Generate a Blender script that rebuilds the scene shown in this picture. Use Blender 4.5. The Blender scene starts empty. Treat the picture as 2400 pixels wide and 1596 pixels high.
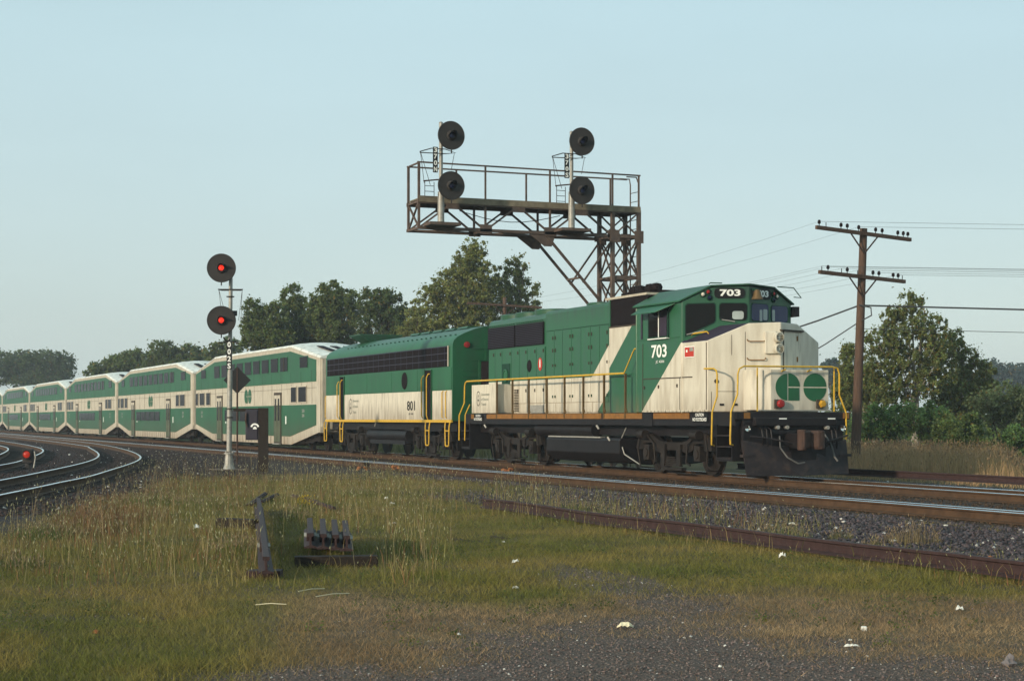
import bpy, math, random
import numpy as np
from mathutils import Matrix, Vector, Euler
R = math.radians
rng = np.random.default_rng(7)
random.seed(7)
scene = bpy.context.scene
col = scene.collection

# ------------------------------------------------------------------ camera, sky, sun
# world: X runs square across the tracks, Y runs along them away from the camera, Z = 0 at the rail tops
THETA = math.atan(1640 / 4020.0)
EYE = 1.39
cam = bpy.data.objects.new('camera', bpy.data.cameras.new('camera'))
col.objects.link(cam)
cam.location = (0, 0, EYE)
cam.rotation_euler = (R(90), 0, -THETA)
cam.data.sensor_width = 36
cam.data.lens = 4020 / 2400 * 36
cam.data.shift_y = (981 - 798) / 2400
cam.data.clip_start = .1
cam.data.clip_end = 9000
scene.camera = cam

SUN_EL, SUN_AZ = 15.0, 20.5         # azimuth measured from -X towards -Y
sv = Vector((-math.cos(R(SUN_AZ)) * math.cos(R(SUN_EL)), -math.sin(R(SUN_AZ)) * math.cos(R(SUN_EL)), math.sin(R(SUN_EL))))
w = bpy.data.worlds.new('World'); scene.world = w; w.use_nodes = True
nt = w.node_tree; nt.nodes.clear()
sky = nt.nodes.new('ShaderNodeTexSky'); sky.sky_type = 'NISHITA'; sky.sun_disc = False
sky.sun_elevation = R(SUN_EL); sky.sun_rotation = math.atan2(sv.x, sv.y)
sky.altitude = 100; sky.air_density = 1.0; sky.dust_density = 2.0; sky.ozone_density = 1.4
mixs = nt.nodes.new('ShaderNodeMix'); mixs.data_type = 'RGBA'; mixs.inputs['Factor'].default_value = .72
tc = nt.nodes.new('ShaderNodeTexCoord'); sep = nt.nodes.new('ShaderNodeSeparateXYZ'); ramp = nt.nodes.new('ShaderNodeValToRGB')
ramp.color_ramp.elements[0].position = 0.0; ramp.color_ramp.elements[0].color = (4.75, 5.45, 5.35, 1)
ramp.color_ramp.elements[1].position = 0.45; ramp.color_ramp.elements[1].color = (4.1, 6.3, 6.8, 1)
nt.links.new(tc.outputs['Generated'], sep.inputs[0]); nt.links.new(sep.outputs['Z'], ramp.inputs[0])
nt.links.new(sky.outputs[0], mixs.inputs[6]); nt.links.new(ramp.outputs[0], mixs.inputs[7])
bg = nt.nodes.new('ShaderNodeBackground'); bg.inputs['Strength'].default_value = .12
wo = nt.nodes.new('ShaderNodeOutputWorld')
hn = nt.nodes.new('ShaderNodeTexNoise'); hn.inputs['Scale'].default_value = 2.2; hn.inputs['Detail'].default_value = 5; hm = nt.nodes.new('ShaderNodeMapping'); hm.inputs['Scale'].default_value = (1, 1, 4)
nt.links.new(tc.outputs['Generated'], hm.inputs[0]); nt.links.new(hm.outputs[0], hn.inputs['Vector'])
hr_ = nt.nodes.new('ShaderNodeMapRange'); hr_.inputs[3].default_value = .955; hr_.inputs[4].default_value = 1.045; hr_.inputs[1].default_value = .3; hr_.inputs[2].default_value = .7; nt.links.new(hn.outputs[0], hr_.inputs[0])
hs = nt.nodes.new('ShaderNodeVectorMath'); hs.operation = 'SCALE'; nt.links.new(mixs.outputs[2], hs.inputs[0]); nt.links.new(hr_.outputs[0], hs.inputs['Scale'])
nt.links.new(hs.outputs[0], bg.inputs['Color']); nt.links.new(bg.outputs[0], wo.inputs[0])
sun = bpy.data.objects.new('sun', bpy.data.lights.new('sun', 'SUN')); col.objects.link(sun)
sun.data.energy = 3.35; sun.data.angle = R(2.5); sun.data.color = (1.0, .87, .68)
sun.rotation_euler = sv.to_track_quat('Z', 'Y').to_euler()
scene.view_settings.view_transform = 'Standard'; scene.view_settings.look = 'None'
scene.view_settings.exposure = 0.27; scene.view_settings.gamma = 1.0; scene.view_settings.use_curve_mapping = False

# ------------------------------------------------------------------ materials
MATS = {}
def mat(name, c, rough=.6, metal=0.0, var=.18, scale=3.0, bump=0.0, bscale=40.0, dirt=None, dirtamt=0.0, stretch=None, emit=None, es=1.0, spec=.22, wear=()):
    if name in MATS: return MATS[name]
    m = bpy.data.materials.new(name); m.use_nodes = True; t = m.node_tree; N = t.nodes; L = t.links
    b = N['Principled BSDF']; b.inputs['Roughness'].default_value = rough; b.inputs['Metallic'].default_value = metal
    b.inputs['Specular IOR Level'].default_value = spec
    co = N.new('ShaderNodeTexCoord'); mp = N.new('ShaderNodeMapping'); L.new(co.outputs['Object'], mp.inputs[0])
    if stretch: mp.inputs['Scale'].default_value = stretch
    n1 = N.new('ShaderNodeTexNoise'); n1.inputs['Scale'].default_value = scale; n1.inputs['Detail'].default_value = 5; L.new(mp.outputs[0], n1.inputs['Vector'])
    r = N.new('ShaderNodeMapRange'); r.inputs[1].default_value = .3; r.inputs[2].default_value = .7
    r.inputs[3].default_value = 1 - var; r.inputs[4].default_value = 1 + var; L.new(n1.outputs[0], r.inputs[0])
    mx = N.new('ShaderNodeVectorMath'); mx.operation = 'SCALE'; mx.inputs[0].default_value = c[:3]; L.new(r.outputs[0], mx.inputs['Scale'])
    out = mx.outputs[0]
    if dirt:
        n2 = N.new('ShaderNodeTexNoise'); n2.inputs['Scale'].default_value = scale * 2.7; n2.inputs['Detail'].default_value = 8; L.new(mp.outputs[0], n2.inputs['Vector'])
        r2 = N.new('ShaderNodeMapRange'); r2.inputs[1].default_value = .48; r2.inputs[2].default_value = .78; r2.inputs[3].default_value = 0; r2.inputs[4].default_value = dirtamt
        L.new(n2.outputs[0], r2.inputs[0]); m2 = N.new('ShaderNodeMix'); m2.data_type = 'RGBA'
        L.new(r2.outputs[0], m2.inputs[0]); L.new(out, m2.inputs[6]); m2.inputs[7].default_value = (*dirt, 1); out = m2.outputs[2]
    if wear:
        sz = N.new('ShaderNodeSeparateXYZ'); L.new(co.outputs['Object'], sz.inputs[0])
        n4 = N.new('ShaderNodeTexNoise'); n4.inputs['Scale'].default_value = 2.2; n4.inputs['Detail'].default_value = 7; mp4 = N.new('ShaderNodeMapping'); mp4.inputs['Scale'].default_value = (2, 2.5, .5); L.new(co.outputs['Object'], mp4.inputs[0]); L.new(mp4.outputs[0], n4.inputs['Vector'])
        for z0, z1, cc, am in wear:
            rz = N.new('ShaderNodeMapRange'); rz.inputs[1].default_value = z0; rz.inputs[2].default_value = z1; rz.inputs[3].default_value = 0; rz.inputs[4].default_value = 1; L.new(sz.outputs['Z'], rz.inputs[0])
            rn = N.new('ShaderNodeMapRange'); rn.inputs[1].default_value = .3; rn.inputs[2].default_value = .7; rn.inputs[3].default_value = .25; rn.inputs[4].default_value = 1; L.new(n4.outputs[0], rn.inputs[0])
            mm = N.new('ShaderNodeMath'); mm.operation = 'MULTIPLY'; L.new(rz.outputs[0], mm.inputs[0]); L.new(rn.outputs[0], mm.inputs[1]); m3 = N.new('ShaderNodeMath'); m3.operation = 'MULTIPLY'; L.new(mm.outputs[0], m3.inputs[0]); m3.inputs[1].default_value = am
            mw = N.new('ShaderNodeMix'); mw.data_type = 'RGBA'; L.new(m3.outputs[0], mw.inputs[0]); L.new(out, mw.inputs[6]); mw.inputs[7].default_value = (*cc, 1); out = mw.outputs[2]
    L.new(out, b.inputs['Base Color'])
    if bump:
        n3 = N.new('ShaderNodeTexNoise'); n3.inputs['Scale'].default_value = bscale; n3.inputs['Detail'].default_value = 4; L.new(co.outputs['Object'], n3.inputs['Vector'])
        bp = N.new('ShaderNodeBump'); bp.inputs['Strength'].default_value = bump; bp.inputs['Distance'].default_value = .02
        L.new(n3.outputs[0], bp.inputs['Height']); L.new(bp.outputs[0], b.inputs['Normal'])
    if emit:
        b.inputs['Emission Color'].default_value = (*emit, 1); b.inputs['Emission Strength'].default_value = es
    MATS[name] = m; return m

GREEN = (.018, .096, .043); CREAM = (.57, .52, .42)
GRIME = (.10, .075, .05)
mg = mat('green paint', GREEN, .42, var=.12, scale=1.2, dirt=(.03, .06, .04), dirtamt=.55, stretch=(1, 1, .35), wear=((4.15, 4.6, (.035, .04, .038), .6), (1.6, .9, (.07, .055, .035), .5)))
mc = mat('cream paint', CREAM, .5, var=.06, scale=1.5, dirt=GRIME, dirtamt=.5, stretch=(2, 2, .35), wear=((2.0, 1.4, (.17, .12, .08), .7),))
mcoach = mat('cream coach paint', (.47, .425, .34), .5, var=.08, scale=2.0, dirt=(.16, .10, .06), dirtamt=.6, stretch=(3, 3, .4), wear=((1.1, .3, (.20, .13, .08), .75), (3.6, 4.5, (.30, .25, .19), .45)))
mblk = mat('black underframe paint', (.010, .008, .009), .5, var=.35, scale=4, dirt=(.024, .016, .012), dirtamt=.45, bump=.3)
mtruck = mat('oily brown truck casting', (.015, .011, .009), .6, var=.4, scale=3, dirt=(.055, .035, .022), dirtamt=.4, bump=.4)
mdark = mat('dark louvre metal', (.010, .0065, .007), .7, var=.2, scale=8, spec=.08)
mgrid = mat('grille wire', (.035, .035, .06), .5, var=.1)
mglass = mat('dark window glass', (.008, .008, .008), .06, var=.1, spec=.12)
mglassb = mat('blue tinted glass', (.012, .024, .085), .12, var=.1, spec=.3)
myel = mat('yellow handrail paint', (.55, .33, .03), .45, var=.12, scale=6, dirt=(.2, .12, .03), dirtamt=.5)
mstan = mat('dark brown stanchion paint', (.09, .055, .018), .55, var=.2, scale=6)  # even dark yellow-brown for the rail posts
mor = mat('weathered orange sill stripe', (.21, .095, .022), .6, var=.2, scale=5, dirt=(.12, .06, .03), dirtamt=.5)
mplow = mat('grey brown plow steel', (.017, .013, .014), .55, var=.3, scale=2, dirt=(.06, .038, .03), dirtamt=.7, bump=.3)
mrust = mat('rusty casting', (.055, .030, .022), .75, var=.3, scale=6, bump=.4)
mantiglare = mat('antiglare dark paint', (.030, .022, .038), .7, var=.2)
mwhite = mat('white lettering', (.75, .75, .70), .6, var=.05)
mblack = mat('black lettering', (.009, .009, .009), .6, var=.05)
mgrey = mat('grey lettering', (.19, .20, .16), .6, var=.05)
mred = mat('red lens', (.26, .02, .02), .25, var=.05)
mredp = mat('red sticker', (.42, .035, .02), .5, var=.1)
mamb = mat('amber lens', (.45, .24, .02), .3, var=.05)
mblue = mat('dark blue lens', (.01, .013, .04), .15, var=.05)
mchrome = mat('lamp reflector', (.75, .72, .66), .12, metal=1.0, var=.05)
mlamp = mat('lamp glass lit by daylight', (.6, .55, .45), .1, var=.05)
mbrass = mat('tarnished brass', (.13, .08, .035), .5, metal=.4, var=.2)
mseam = mat('dark seam', (.055, .045, .035), .8, var=.1)
mseamg = mat('dark green seam', (.008, .04, .024), .7, var=.1)
mrail = mat('rusty rail side', (.062, .034, .018), .8, var=.25, scale=6, bump=.3)
mrailtop = mat('polished rail top', (.78, .84, .90), .2, metal=1.0, var=.05, scale=2)
mraildk = mat('old rail steel', (.038, .020, .019), .7, var=.25, scale=9, bump=.4)
mtie = mat('creosoted tie', (.020, .014, .010), .85, var=.4, scale=8, bump=.5, stretch=(1, 6, 6))
mgal = mat('aluminium painted steel', (.31, .30, .27), .5, metal=.2, var=.15, scale=5, dirt=(.16, .13, .09), dirtamt=.6)
mgant = mat('weathered gantry steel', (.085, .060, .048), .7, var=.3, scale=3, dirt=(.16, .11, .08), dirtamt=.5, bump=.2)
mgantw = mat('walkway plank', (.17, .14, .095), .8, var=.25, scale=5)
mdisc = mat('signal target black', (.032, .028, .026), .75, var=.15, scale=4)
mredlit = mat('lit red signal lens', (.6, .02, .01), .3, emit=(1.0, .035, .015), es=.9)
mwood = mat('weathered pole wood', (.085, .05, .034), .85, var=.3, scale=5, bump=.5, stretch=(8, 8, .6))
mwire = mat('wire', (.05, .05, .05), .6)
mconc = mat('concrete', (.12, .09, .07), .9, var=.2, scale=6, bump=.4)
mlit = mat('white litter', (.60, .58, .52), .8, var=.15, scale=8)
mlity = mat('yellowed litter', (.62, .54, .36), .8, var=.2, scale=8)
mstone = mat('grey rock', (.16, .14, .14), .85, var=.3, scale=9, bump=.6)
morange = mat('orange rusted scrap', (.26, .095, .035), .85, var=.3, scale=14, bump=.4)
mhose = mat('worn air hose rubber', (.075, .07, .065), .6, var=.5, scale=3)
mbark = mat('bark', (.06, .045, .032), .9, var=.3, scale=5, bump=.6)

def loco_paint():
    m = bpy.data.materials.new('locomotive livery'); m.use_nodes = True; t = m.node_tree; N = t.nodes; L = t.links
    b = N['Principled BSDF']; b.inputs['Roughness'].default_value = .42
    co = N.new('ShaderNodeTexCoord'); sp = N.new('ShaderNodeSeparateXYZ'); L.new(co.outputs['Object'], sp.inputs[0])
    Y, Z = sp.outputs['Y'], sp.outputs['Z']
    def M(op, a, bb=None):
        n = N.new('ShaderNodeMath'); n.operation = op
        for i, v in enumerate((a, bb)):
            if v is None: continue
            if isinstance(v, (int, float)): n.inputs[i].default_value = v
            else: L.new(v, n.inputs[i])
        return n.outputs[0]
    def line(y0, z0, k):                       # y - (y0 + (z0-z)*k)
        return M('SUBTRACT', Y, M('ADD', y0, M('MULTIPLY', M('SUBTRACT', z0, Z), k)))
    C0 = 43.5
    l1 = line(42.02 - C0, 3.98, 1.29); l2 = line(40.99 - C0, 3.55, 1.27); l3 = line(37.33 - C0, 3.25, 1.276)
    a = M('MULTIPLY', M('GREATER_THAN', l2, 0), M('LESS_THAN', l1, 0))
    low = M('MULTIPLY', M('GREATER_THAN', l2, 0), M('LESS_THAN', Z, 2.56))
    nose = M('MULTIPLY', M('LESS_THAN', l3, 0), M('LESS_THAN', Z, 3.69))
    # upper cab stays green: cream only where lower than the belt or in front of the cab
    nose = M('MULTIPLY', nose, M('MAXIMUM', M('LESS_THAN', Z, 3.252), M('LESS_THAN', Y, 36.62 - C0)))
    fac = M('MAXIMUM', M('MAXIMUM', a, low), nose)
    mp = N.new('ShaderNodeMapping'); mp.inputs['Scale'].default_value = (2, 2, .4); L.new(co.outputs['Object'], mp.inputs[0])
    n1 = N.new('ShaderNodeTexNoise'); n1.inputs['Scale'].default_value = 2.2; n1.inputs['Detail'].default_value = 8; L.new(mp.outputs[0], n1.inputs['Vector'])
    mx = N.new('ShaderNodeMix'); mx.data_type = 'RGBA'; L.new(fac, mx.inputs[0]); mx.inputs[6].default_value = (*GREEN, 1); mx.inputs[7].default_value = (*CREAM, 1)
    r = N.new('ShaderNodeMapRange'); r.inputs[1].default_value = .42; r.inputs[2].default_value = .8; r.inputs[3].default_value = 0; r.inputs[4].default_value = .62; L.new(n1.outputs[0], r.inputs[0])
    m2 = N.new('ShaderNodeMix'); m2.data_type = 'RGBA'; L.new(r.outputs[0], m2.inputs[0]); L.new(mx.outputs[2], m2.inputs[6])
    dc = N.new('ShaderNodeMix'); dc.data_type = 'RGBA'; L.new(fac, dc.inputs[0]); dc.inputs[6].default_value = (.03, .075, .055, 1); dc.inputs[7].default_value = (.26, .20, .13, 1)
    L.new(dc.outputs[2], m2.inputs[7]); out = m2.outputs[2]
    n5 = N.new('ShaderNodeTexNoise'); n5.inputs['Scale'].default_value = 3.0; n5.inputs['Detail'].default_value = 7; mp5 = N.new('ShaderNodeMapping'); mp5.inputs['Scale'].default_value = (2, 2.5, .4); L.new(co.outputs['Object'], mp5.inputs[0]); L.new(mp5.outputs[0], n5.inputs['Vector'])
    for z0, z1, cc, am in ((4.1, 4.6, (.03, .035, .033), .75), (2.1, 1.45, (.16, .105, .06), .75)):
        rz = N.new('ShaderNodeMapRange'); rz.inputs[1].default_value = z0; rz.inputs[2].default_value = z1; rz.inputs[3].default_value = 0; rz.inputs[4].default_value = 1; L.new(Z, rz.inputs[0])
        rn = N.new('ShaderNodeMapRange'); rn.inputs[1].default_value = .35; rn.inputs[2].default_value = .7; rn.inputs[3].default_value = .1; rn.inputs[4].default_value = 1; L.new(n5.outputs[0], rn.inputs[0])
        k = M('MULTIPLY', M('MULTIPLY', rz.outputs[0], rn.outputs[0]), am)
        mw = N.new('ShaderNodeMix'); mw.data_type = 'RGBA'; L.new(k, mw.inputs[0]); L.new(out, mw.inputs[6]); mw.inputs[7].default_value = (*cc, 1); out = mw.outputs[2]
    L.new(out, b.inputs['Base Color'])
    return m
mliv = loco_paint()

def attr_mat(name, rough=.7, trans=0.0):
    m = bpy.data.materials.new(name); m.use_nodes = True; t = m.node_tree; N = t.nodes; L = t.links
    b = N['Principled BSDF']; b.inputs['Roughness'].default_value = rough; b.inputs['Specular IOR Level'].default_value = .2
    a = N.new('ShaderNodeAttribute'); a.attribute_name = 'col'; L.new(a.outputs['Color'], b.inputs['Base Color'])
    if trans:
        tr = N.new('ShaderNodeBsdfTranslucent'); L.new(a.outputs['Color'], tr.inputs[0]); ms = N.new('ShaderNodeMixShader'); ms.inputs[0].default_value = trans
        o = N['Material Output']; L.new(b.outputs[0], ms.inputs[1]); L.new(tr.outputs[0], ms.inputs[2]); L.new(ms.outputs[0], o.inputs[0])
    return m
mleaf = attr_mat('foliage', .55, .5); mblade = attr_mat('grass blades', .7, .3); mpebble = attr_mat('loose stones', .8)

# ------------------------------------------------------------------ object helpers
def tag(o, label=None, cat=None, group=None, kind=None):
    if label: o['label'] = label
    if cat: o['category'] = cat
    if group: o['group'] = group
    if kind: o['kind'] = kind
    return o
def thing(name, loc, label, cat, group=None, rz=0):
    o = bpy.data.objects.new(name, None); col.objects.link(o); o.location = loc; o.rotation_euler.z = rz; o.empty_display_size = .3
    tag(o, label, cat, group); return o
class MB:
    def __init__(s): s.v = []; s.f = []; s.mi = []; s.cur = 0
    def add(s, vs, fs):
        k = len(s.v); s.v += [tuple(p) for p in vs]; s.f += [tuple(i + k for i in f) for f in fs]; s.mi += [s.cur] * len(fs); return s
    def box(s, a, b):
        x0, y0, z0 = a; x1, y1, z1 = b
        x0, x1 = min(x0, x1), max(x0, x1); y0, y1 = min(y0, y1), max(y0, y1); z0, z1 = min(z0, z1), max(z0, z1)
        return s.add([(x0,y0,z0),(x1,y0,z0),(x1,y1,z0),(x0,y1,z0),(x0,y0,z1),(x1,y0,z1),(x1,y1,z1),(x0,y1,z1)],
                     [(0,3,2,1),(4,5,6,7),(0,1,5,4),(1,2,6,5),(2,3,7,6),(3,0,4,7)])
    def obox(s, o, X, Y, Z, a, b):              # box in a local frame
        o = Vector(o); X, Y, Z = Vector(X), Vector(Y), Vector(Z); vs = []
        for z in (a[2], b[2]):
            for x, y in ((a[0], a[1]), (b[0], a[1]), (b[0], b[1]), (a[0], b[1])): vs.append(o + X * x + Y * y + Z * z)
        return s.add(vs, [(0,3,2,1),(4,5,6,7),(0,1,5,4),(1,2,6,5),(2,3,7,6),(3,0,4,7)])
    def prism(s, poly, o, X, Y, D):             # polygon in frame (X,Y) pushed along D
        o, X, Y, D = Vector(o), Vector(X), Vector(Y), Vector(D); n = len(poly)
        base = [o + X * p[0] + Y * p[1] for p in poly]; vs = base + [p + D for p in base]
        return s.add(vs, [tuple(range(n))[::-1], tuple(range(n, 2 * n))] + [(i, (i + 1) % n, n + (i + 1) % n, n + i) for i in range(n)])
    def beam(s, p, q, w, h=None, up=(0, 0, 1)):
        p, q = Vector(p), Vector(q); h = h or w; d = (q - p); L = d.length; d.normalize(); up = Vector(up)
        if abs(d.dot(up)) > .98: up = Vector((1, 0, 0))
        X = d.cross(up).normalized(); U = X.cross(d)
        return s.obox(p, X, U, d, (-w / 2, -h / 2, 0), (w / 2, h / 2, L))
    def cyl(s, p, q, r, r2=None, n=12, cap=True):
        p, q = Vector(p), Vector(q); r2 = r if r2 is None else r2; d = (q - p).normalized()
        a = Vector((0, 0, 1)) if abs(d.z) < .9 else Vector((1, 0, 0)); X = d.cross(a).normalized(); Y = d.cross(X)
        vs = []
        for c, rr in ((p, r), (q, r2)):
            for i in range(n): t = 2 * math.pi * i / n; vs.append(c + X * (rr * math.cos(t)) + Y * (rr * math.sin(t)))
        fs = [(i, (i + 1) % n, n + (i + 1) % n, n + i) for i in range(n)]
        if cap: fs += [tuple(range(n))[::-1], tuple(range(n, 2 * n))]
        return s.add(vs, fs)
    def tube(s, pts, r, n=8):
        pts = [Vector(p) for p in pts]; k0 = len(s.v); prevX = None
        for i, p in enumerate(pts):
            d = (pts[min(i + 1, len(pts) - 1)] - pts[max(i - 1, 0)]).normalized()
            if prevX is None:
                a = Vector((0, 0, 1)) if abs(d.z) < .9 else Vector((1, 0, 0)); X = d.cross(a).normalized()
            else: X = (prevX - d * prevX.dot(d)).normalized()
            prevX = X; Y = d.cross(X); rr = r[i] if isinstance(r, (list, tuple)) else r
            for j in range(n): t = 2 * math.pi * j / n; s.v.append(tuple(p + X * (rr * math.cos(t)) + Y * (rr * math.sin(t))))
        for i in range(len(pts) - 1):
            for j in range(n):
                a = k0 + i * n + j; b = k0 + i * n + (j + 1) % n; s.f.append((a, b, b + n, a + n)); s.mi.append(s.cur)
        s.f.append(tuple(range(k0, k0 + n))[::-1]); s.f.append(tuple(range(k0 + (len(pts) - 1) * n, k0 + len(pts) * n))); s.mi += [s.cur] * 2
        return s
    def lathe(s, prof, o, axis, n=20):          # prof: (radius, distance along axis)
        o, d = Vector(o), Vector(axis).normalized(); a = Vector((0, 0, 1)) if abs(d.z) < .9 else Vector((1, 0, 0))
        X = d.cross(a).normalized(); Y = d.cross(X); k0 = len(s.v)
        for r, h in prof:
            for j in range(n): t = 2 * math.pi * j / n; s.v.append(tuple(o + d * h + X * (r * math.cos(t)) + Y * (r * math.sin(t))))
        for i in range(len(prof) - 1):
            for j in range(n):
                a = k0 + i * n + j; b = k0 + i * n + (j + 1) % n; s.f.append((a, b, b + n, a + n)); s.mi.append(s.cur)
        return s
    def build(s, name, m, parent=None, smooth=False, bevel=0.0, label=None):
        me = bpy.data.meshes.new(name); off = Vector(ORIG.get(parent.name, (0, 0, 0))) if parent else Vector((0, 0, 0))
        me.from_pydata([(v[0] - off.x, v[1] - off.y, v[2] - off.z) for v in s.v], [], s.f)
        ms = m if isinstance(m, (list, tuple)) else [m]
        for x in ms: me.materials.append(x)
        if len(ms) > 1: me.polygons.foreach_set('material_index', s.mi)
        if smooth: me.polygons.foreach_set('use_smooth', [True] * len(me.polygons)); me.set_sharp_from_angle(angle=R(38))
        me.update(); o = bpy.data.objects.new(name, me); col.objects.link(o)
        if parent: o.parent = parent; ORIG[o.name] = tuple(off)
        if label: o['label'] = label
        if bevel:
            bv = o.modifiers.new('bevel', 'BEVEL'); bv.width = bevel; bv.segments = 2; bv.limit_method = 'ANGLE'
        return o
ORIG = {}
def root(name, loc, label, cat, group=None):
    o = thing(name, loc, label, cat, group); ORIG[o.name] = tuple(loc); return o
def copy_tree(o, parent=None):
    c = o.copy(); col.objects.link(c)
    if parent is not None: c.parent = parent
    for ch in o.children: copy_tree(ch, c)
    return c
_txt = {}
def text_mesh(s, bold):
    k = (s, bold)
    if k in _txt: return _txt[k]
    cu = bpy.data.curves.new('t', 'FONT'); cu.body = s; cu.offset = bold; cu.extrude = .0; cu.resolution_u = 3; cu.space_line = 1.1
    ob = bpy.data.objects.new('t', cu); col.objects.link(ob); bpy.context.view_layer.update()
    me = bpy.data.meshes.new_from_object(ob.evaluated_get(bpy.context.evaluated_depsgraph_get()))
    v = np.array([tuple(x.co) for x in me.vertices]); f = [tuple(p.vertices) for p in me.polygons]
    bpy.data.objects.remove(ob); bpy.data.curves.remove(cu); bpy.data.meshes.remove(me)
    v[:, :2] -= v[:, :2].min(0); v[:, :2] /= v[:, :2].max(0); _txt[k] = (v, f); return _txt[k]
def text(s, o, X, Y, w, h, m, parent, bold=.02, lift=.006, name='lettering'):
    v, f = text_mesh(s, bold); o, X, Y = Vector(o), Vector(X).normalized(), Vector(Y).normalized(); Nn = X.cross(Y)
    b = MB(); b.add([o + X * (p[0] * w) + Y * (p[1] * h) + Nn * lift for p in v], f); return b.build(name, m, parent)
def circ(cx, cy, rx, ry, a0=0, a1=360, n=28): return [(cx + rx * math.cos(R(a0 + (a1 - a0) * i / n)), cy + ry * math.sin(R(a0 + (a1 - a0) * i / n))) for i in range(n + (0 if a1 - a0 == 360 else 1))]
SIDE = dict(X=(0, -1, 0), Y=(0, 0, 1))          # frame of a wall facing the camera side (-X)

# ------------------------------------------------------------------ ground height and zones
def catmull(pts, step=1.0):
    P = [np.array(p, float) for p in pts]; P = [2 * P[0] - P[1]] + P + [2 * P[-1] - P[-2]]; out = []
    for i in range(1, len(P) - 2):
        n = max(2, int(np.linalg.norm(P[i + 1] - P[i]) / step))
        for k in range(n):
            t = k / n; out.append(.5 * ((2 * P[i]) + (-P[i - 1] + P[i + 1]) * t + (2 * P[i - 1] - 5 * P[i] + 4 * P[i + 1] - P[i + 2]) * t * t + (-P[i - 1] + 3 * P[i] - 3 * P[i + 1] + P[i + 2]) * t ** 3))
    out.append(P[-2]); return np.array(out)
A_OUT = catmull([(-1.0, 18), (.9, 25.5), (3.23, 32.8), (4.85, 38.0), (7.02, 45.4), (11.13, 63.3), (13.9, 87.1), (15.1, 112), (15.7, 150), (16.0, 230)])
A_IN = catmull([(-2.45, 18.6), (-.55, 26.2), (1.8, 33.4), (3.4, 38.6), (5.5, 46.0), (8.43, 57.5), (10.4, 68.4), (12.3, 83.7), (12.95, 90.5), (13.7, 112), (14.25, 150), (14.5, 230)])
B_OUT = catmull([(-2.8, 27), (-.3, 36), (2.9, 45.5), (5.27, 53.7), (6.75, 60.8), (9.15, 75.6), (10.3, 88.7), (10.9, 109.1), (11.2, 150), (11.3, 230)])
B_IN = catmull([(-4.2, 27.6), (-1.7, 36.7), (1.45, 46.2), (3.8, 54.4), (6.0, 64.5), (8.2, 80.4), (9.0, 92), (9.45, 109), (9.75, 150), (9.85, 230)])
def dist_poly(px, py, line):
    d = np.full(px.shape, 1e9)
    L = line[::3]
    for a, b in zip(L[:-1], L[1:]):
        ab = b - a; t = np.clip(((px - a[0]) * ab[0] + (py - a[1]) * ab[1]) / (ab @ ab), 0, 1)
        d = np.minimum(d, np.hypot(px - a[0] - t * ab[0], py - a[1] - t * ab[1]))
    return d
def vnoise(x, y, s, seed=0):
    x = x / s + seed * 17.3; y = y / s + seed * 5.1; xi = np.floor(x).astype(int); yi = np.floor(y).astype(int); fx = x - xi; fy = y - yi
    fx = fx * fx * (3 - 2 * fx); fy = fy * fy * (3 - 2 * fy)
    def h(a, b):
        n = (a * 374761393 + b * 668265263 + seed * 144665) & 0x7fffffff; n = (n ^ (n >> 13)) * 1274126177 & 0x7fffffff; return ((n ^ (n >> 16)) & 0xffff) / 65535.0
    return (h(xi, yi) * (1 - fx) + h(xi + 1, yi) * fx) * (1 - fy) + (h(xi, yi + 1) * (1 - fx) + h(xi + 1, yi + 1) * fx) * fy
def fbm(x, y, s, seed=0): return .55 * vnoise(x, y, s, seed) + .3 * vnoise(x, y, s / 2.3, seed + 1) + .15 * vnoise(x, y, s / 5.1, seed + 2)
def sstep(a, b, x): t = np.clip((x - a) / (b - a), 0, 1); return t * t * (3 - 2 * t)
def ballast_mask(x, y):
    main = sstep(14.4, 15.6, x + 1.0 * (fbm(x, y, 2.0, 3) - .5)) * (1 - sstep(23.6, 24.6, x))
    dA = dist_poly(x, y, (A_OUT + A_IN[np.minimum(np.arange(len(A_OUT)), len(A_IN) - 1)]) / 2) if False else np.minimum(dist_poly(x, y, A_OUT), dist_poly(x, y, A_IN))
    dB = np.minimum(dist_poly(x, y, B_OUT), dist_poly(x, y, B_IN))
    a = 1 - sstep(1.2, 2.4, dA + 1.0 * (fbm(x, y, 1.6, 5) - .5)); b = 1 - sstep(1.6, 3.0, dB)
    wedge = sstep(42, 50, y) * (1 - sstep(15, 16, x)) * sstep(-40, -38, x)   # cinders fill the space where the curves come together
    wedge = wedge * (x < 16) * (1 - sstep(-6, -14, x - .2 * (y - 60)))
    mid = sstep(11.3, 12.4, x + .8 * (fbm(x, y, 1.5, 9) - .5)) * (1 - sstep(15, 16, x)) * (1 - sstep(31, 38, y))
    return np.clip(np.maximum.reduce([main, a, b, wedge * .9, mid]), 0, 1)
def ground_z(x, y):
    m = np.maximum(sstep(13.6, 15.2, x) * (1 - sstep(23.8, 26, x)), 1 - sstep(1.3, 2.6, np.minimum(dist_poly(x, y, A_OUT), dist_poly(x, y, A_IN))))
    base = -.235 + .05 * (fbm(x, y, 4.0, 1) - .5) + .02 * (fbm(x, y, .7, 2) - .5)
    far = sstep(26, 34, x) * -.12
    bal = -.178 + .012 * (fbm(x, y, .35, 4) - .5)
    return base * (1 - m) + bal * m + far * (1 - m)
def to_px(x, y, z):
    d = y * math.cos(THETA) + x * math.sin(THETA); X = x * math.cos(THETA) - y * math.sin(THETA); d = np.maximum(d, .1)
    return 1200 + 4020 * X / d, 981 + 4020 * (EYE - z) / d, d
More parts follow.
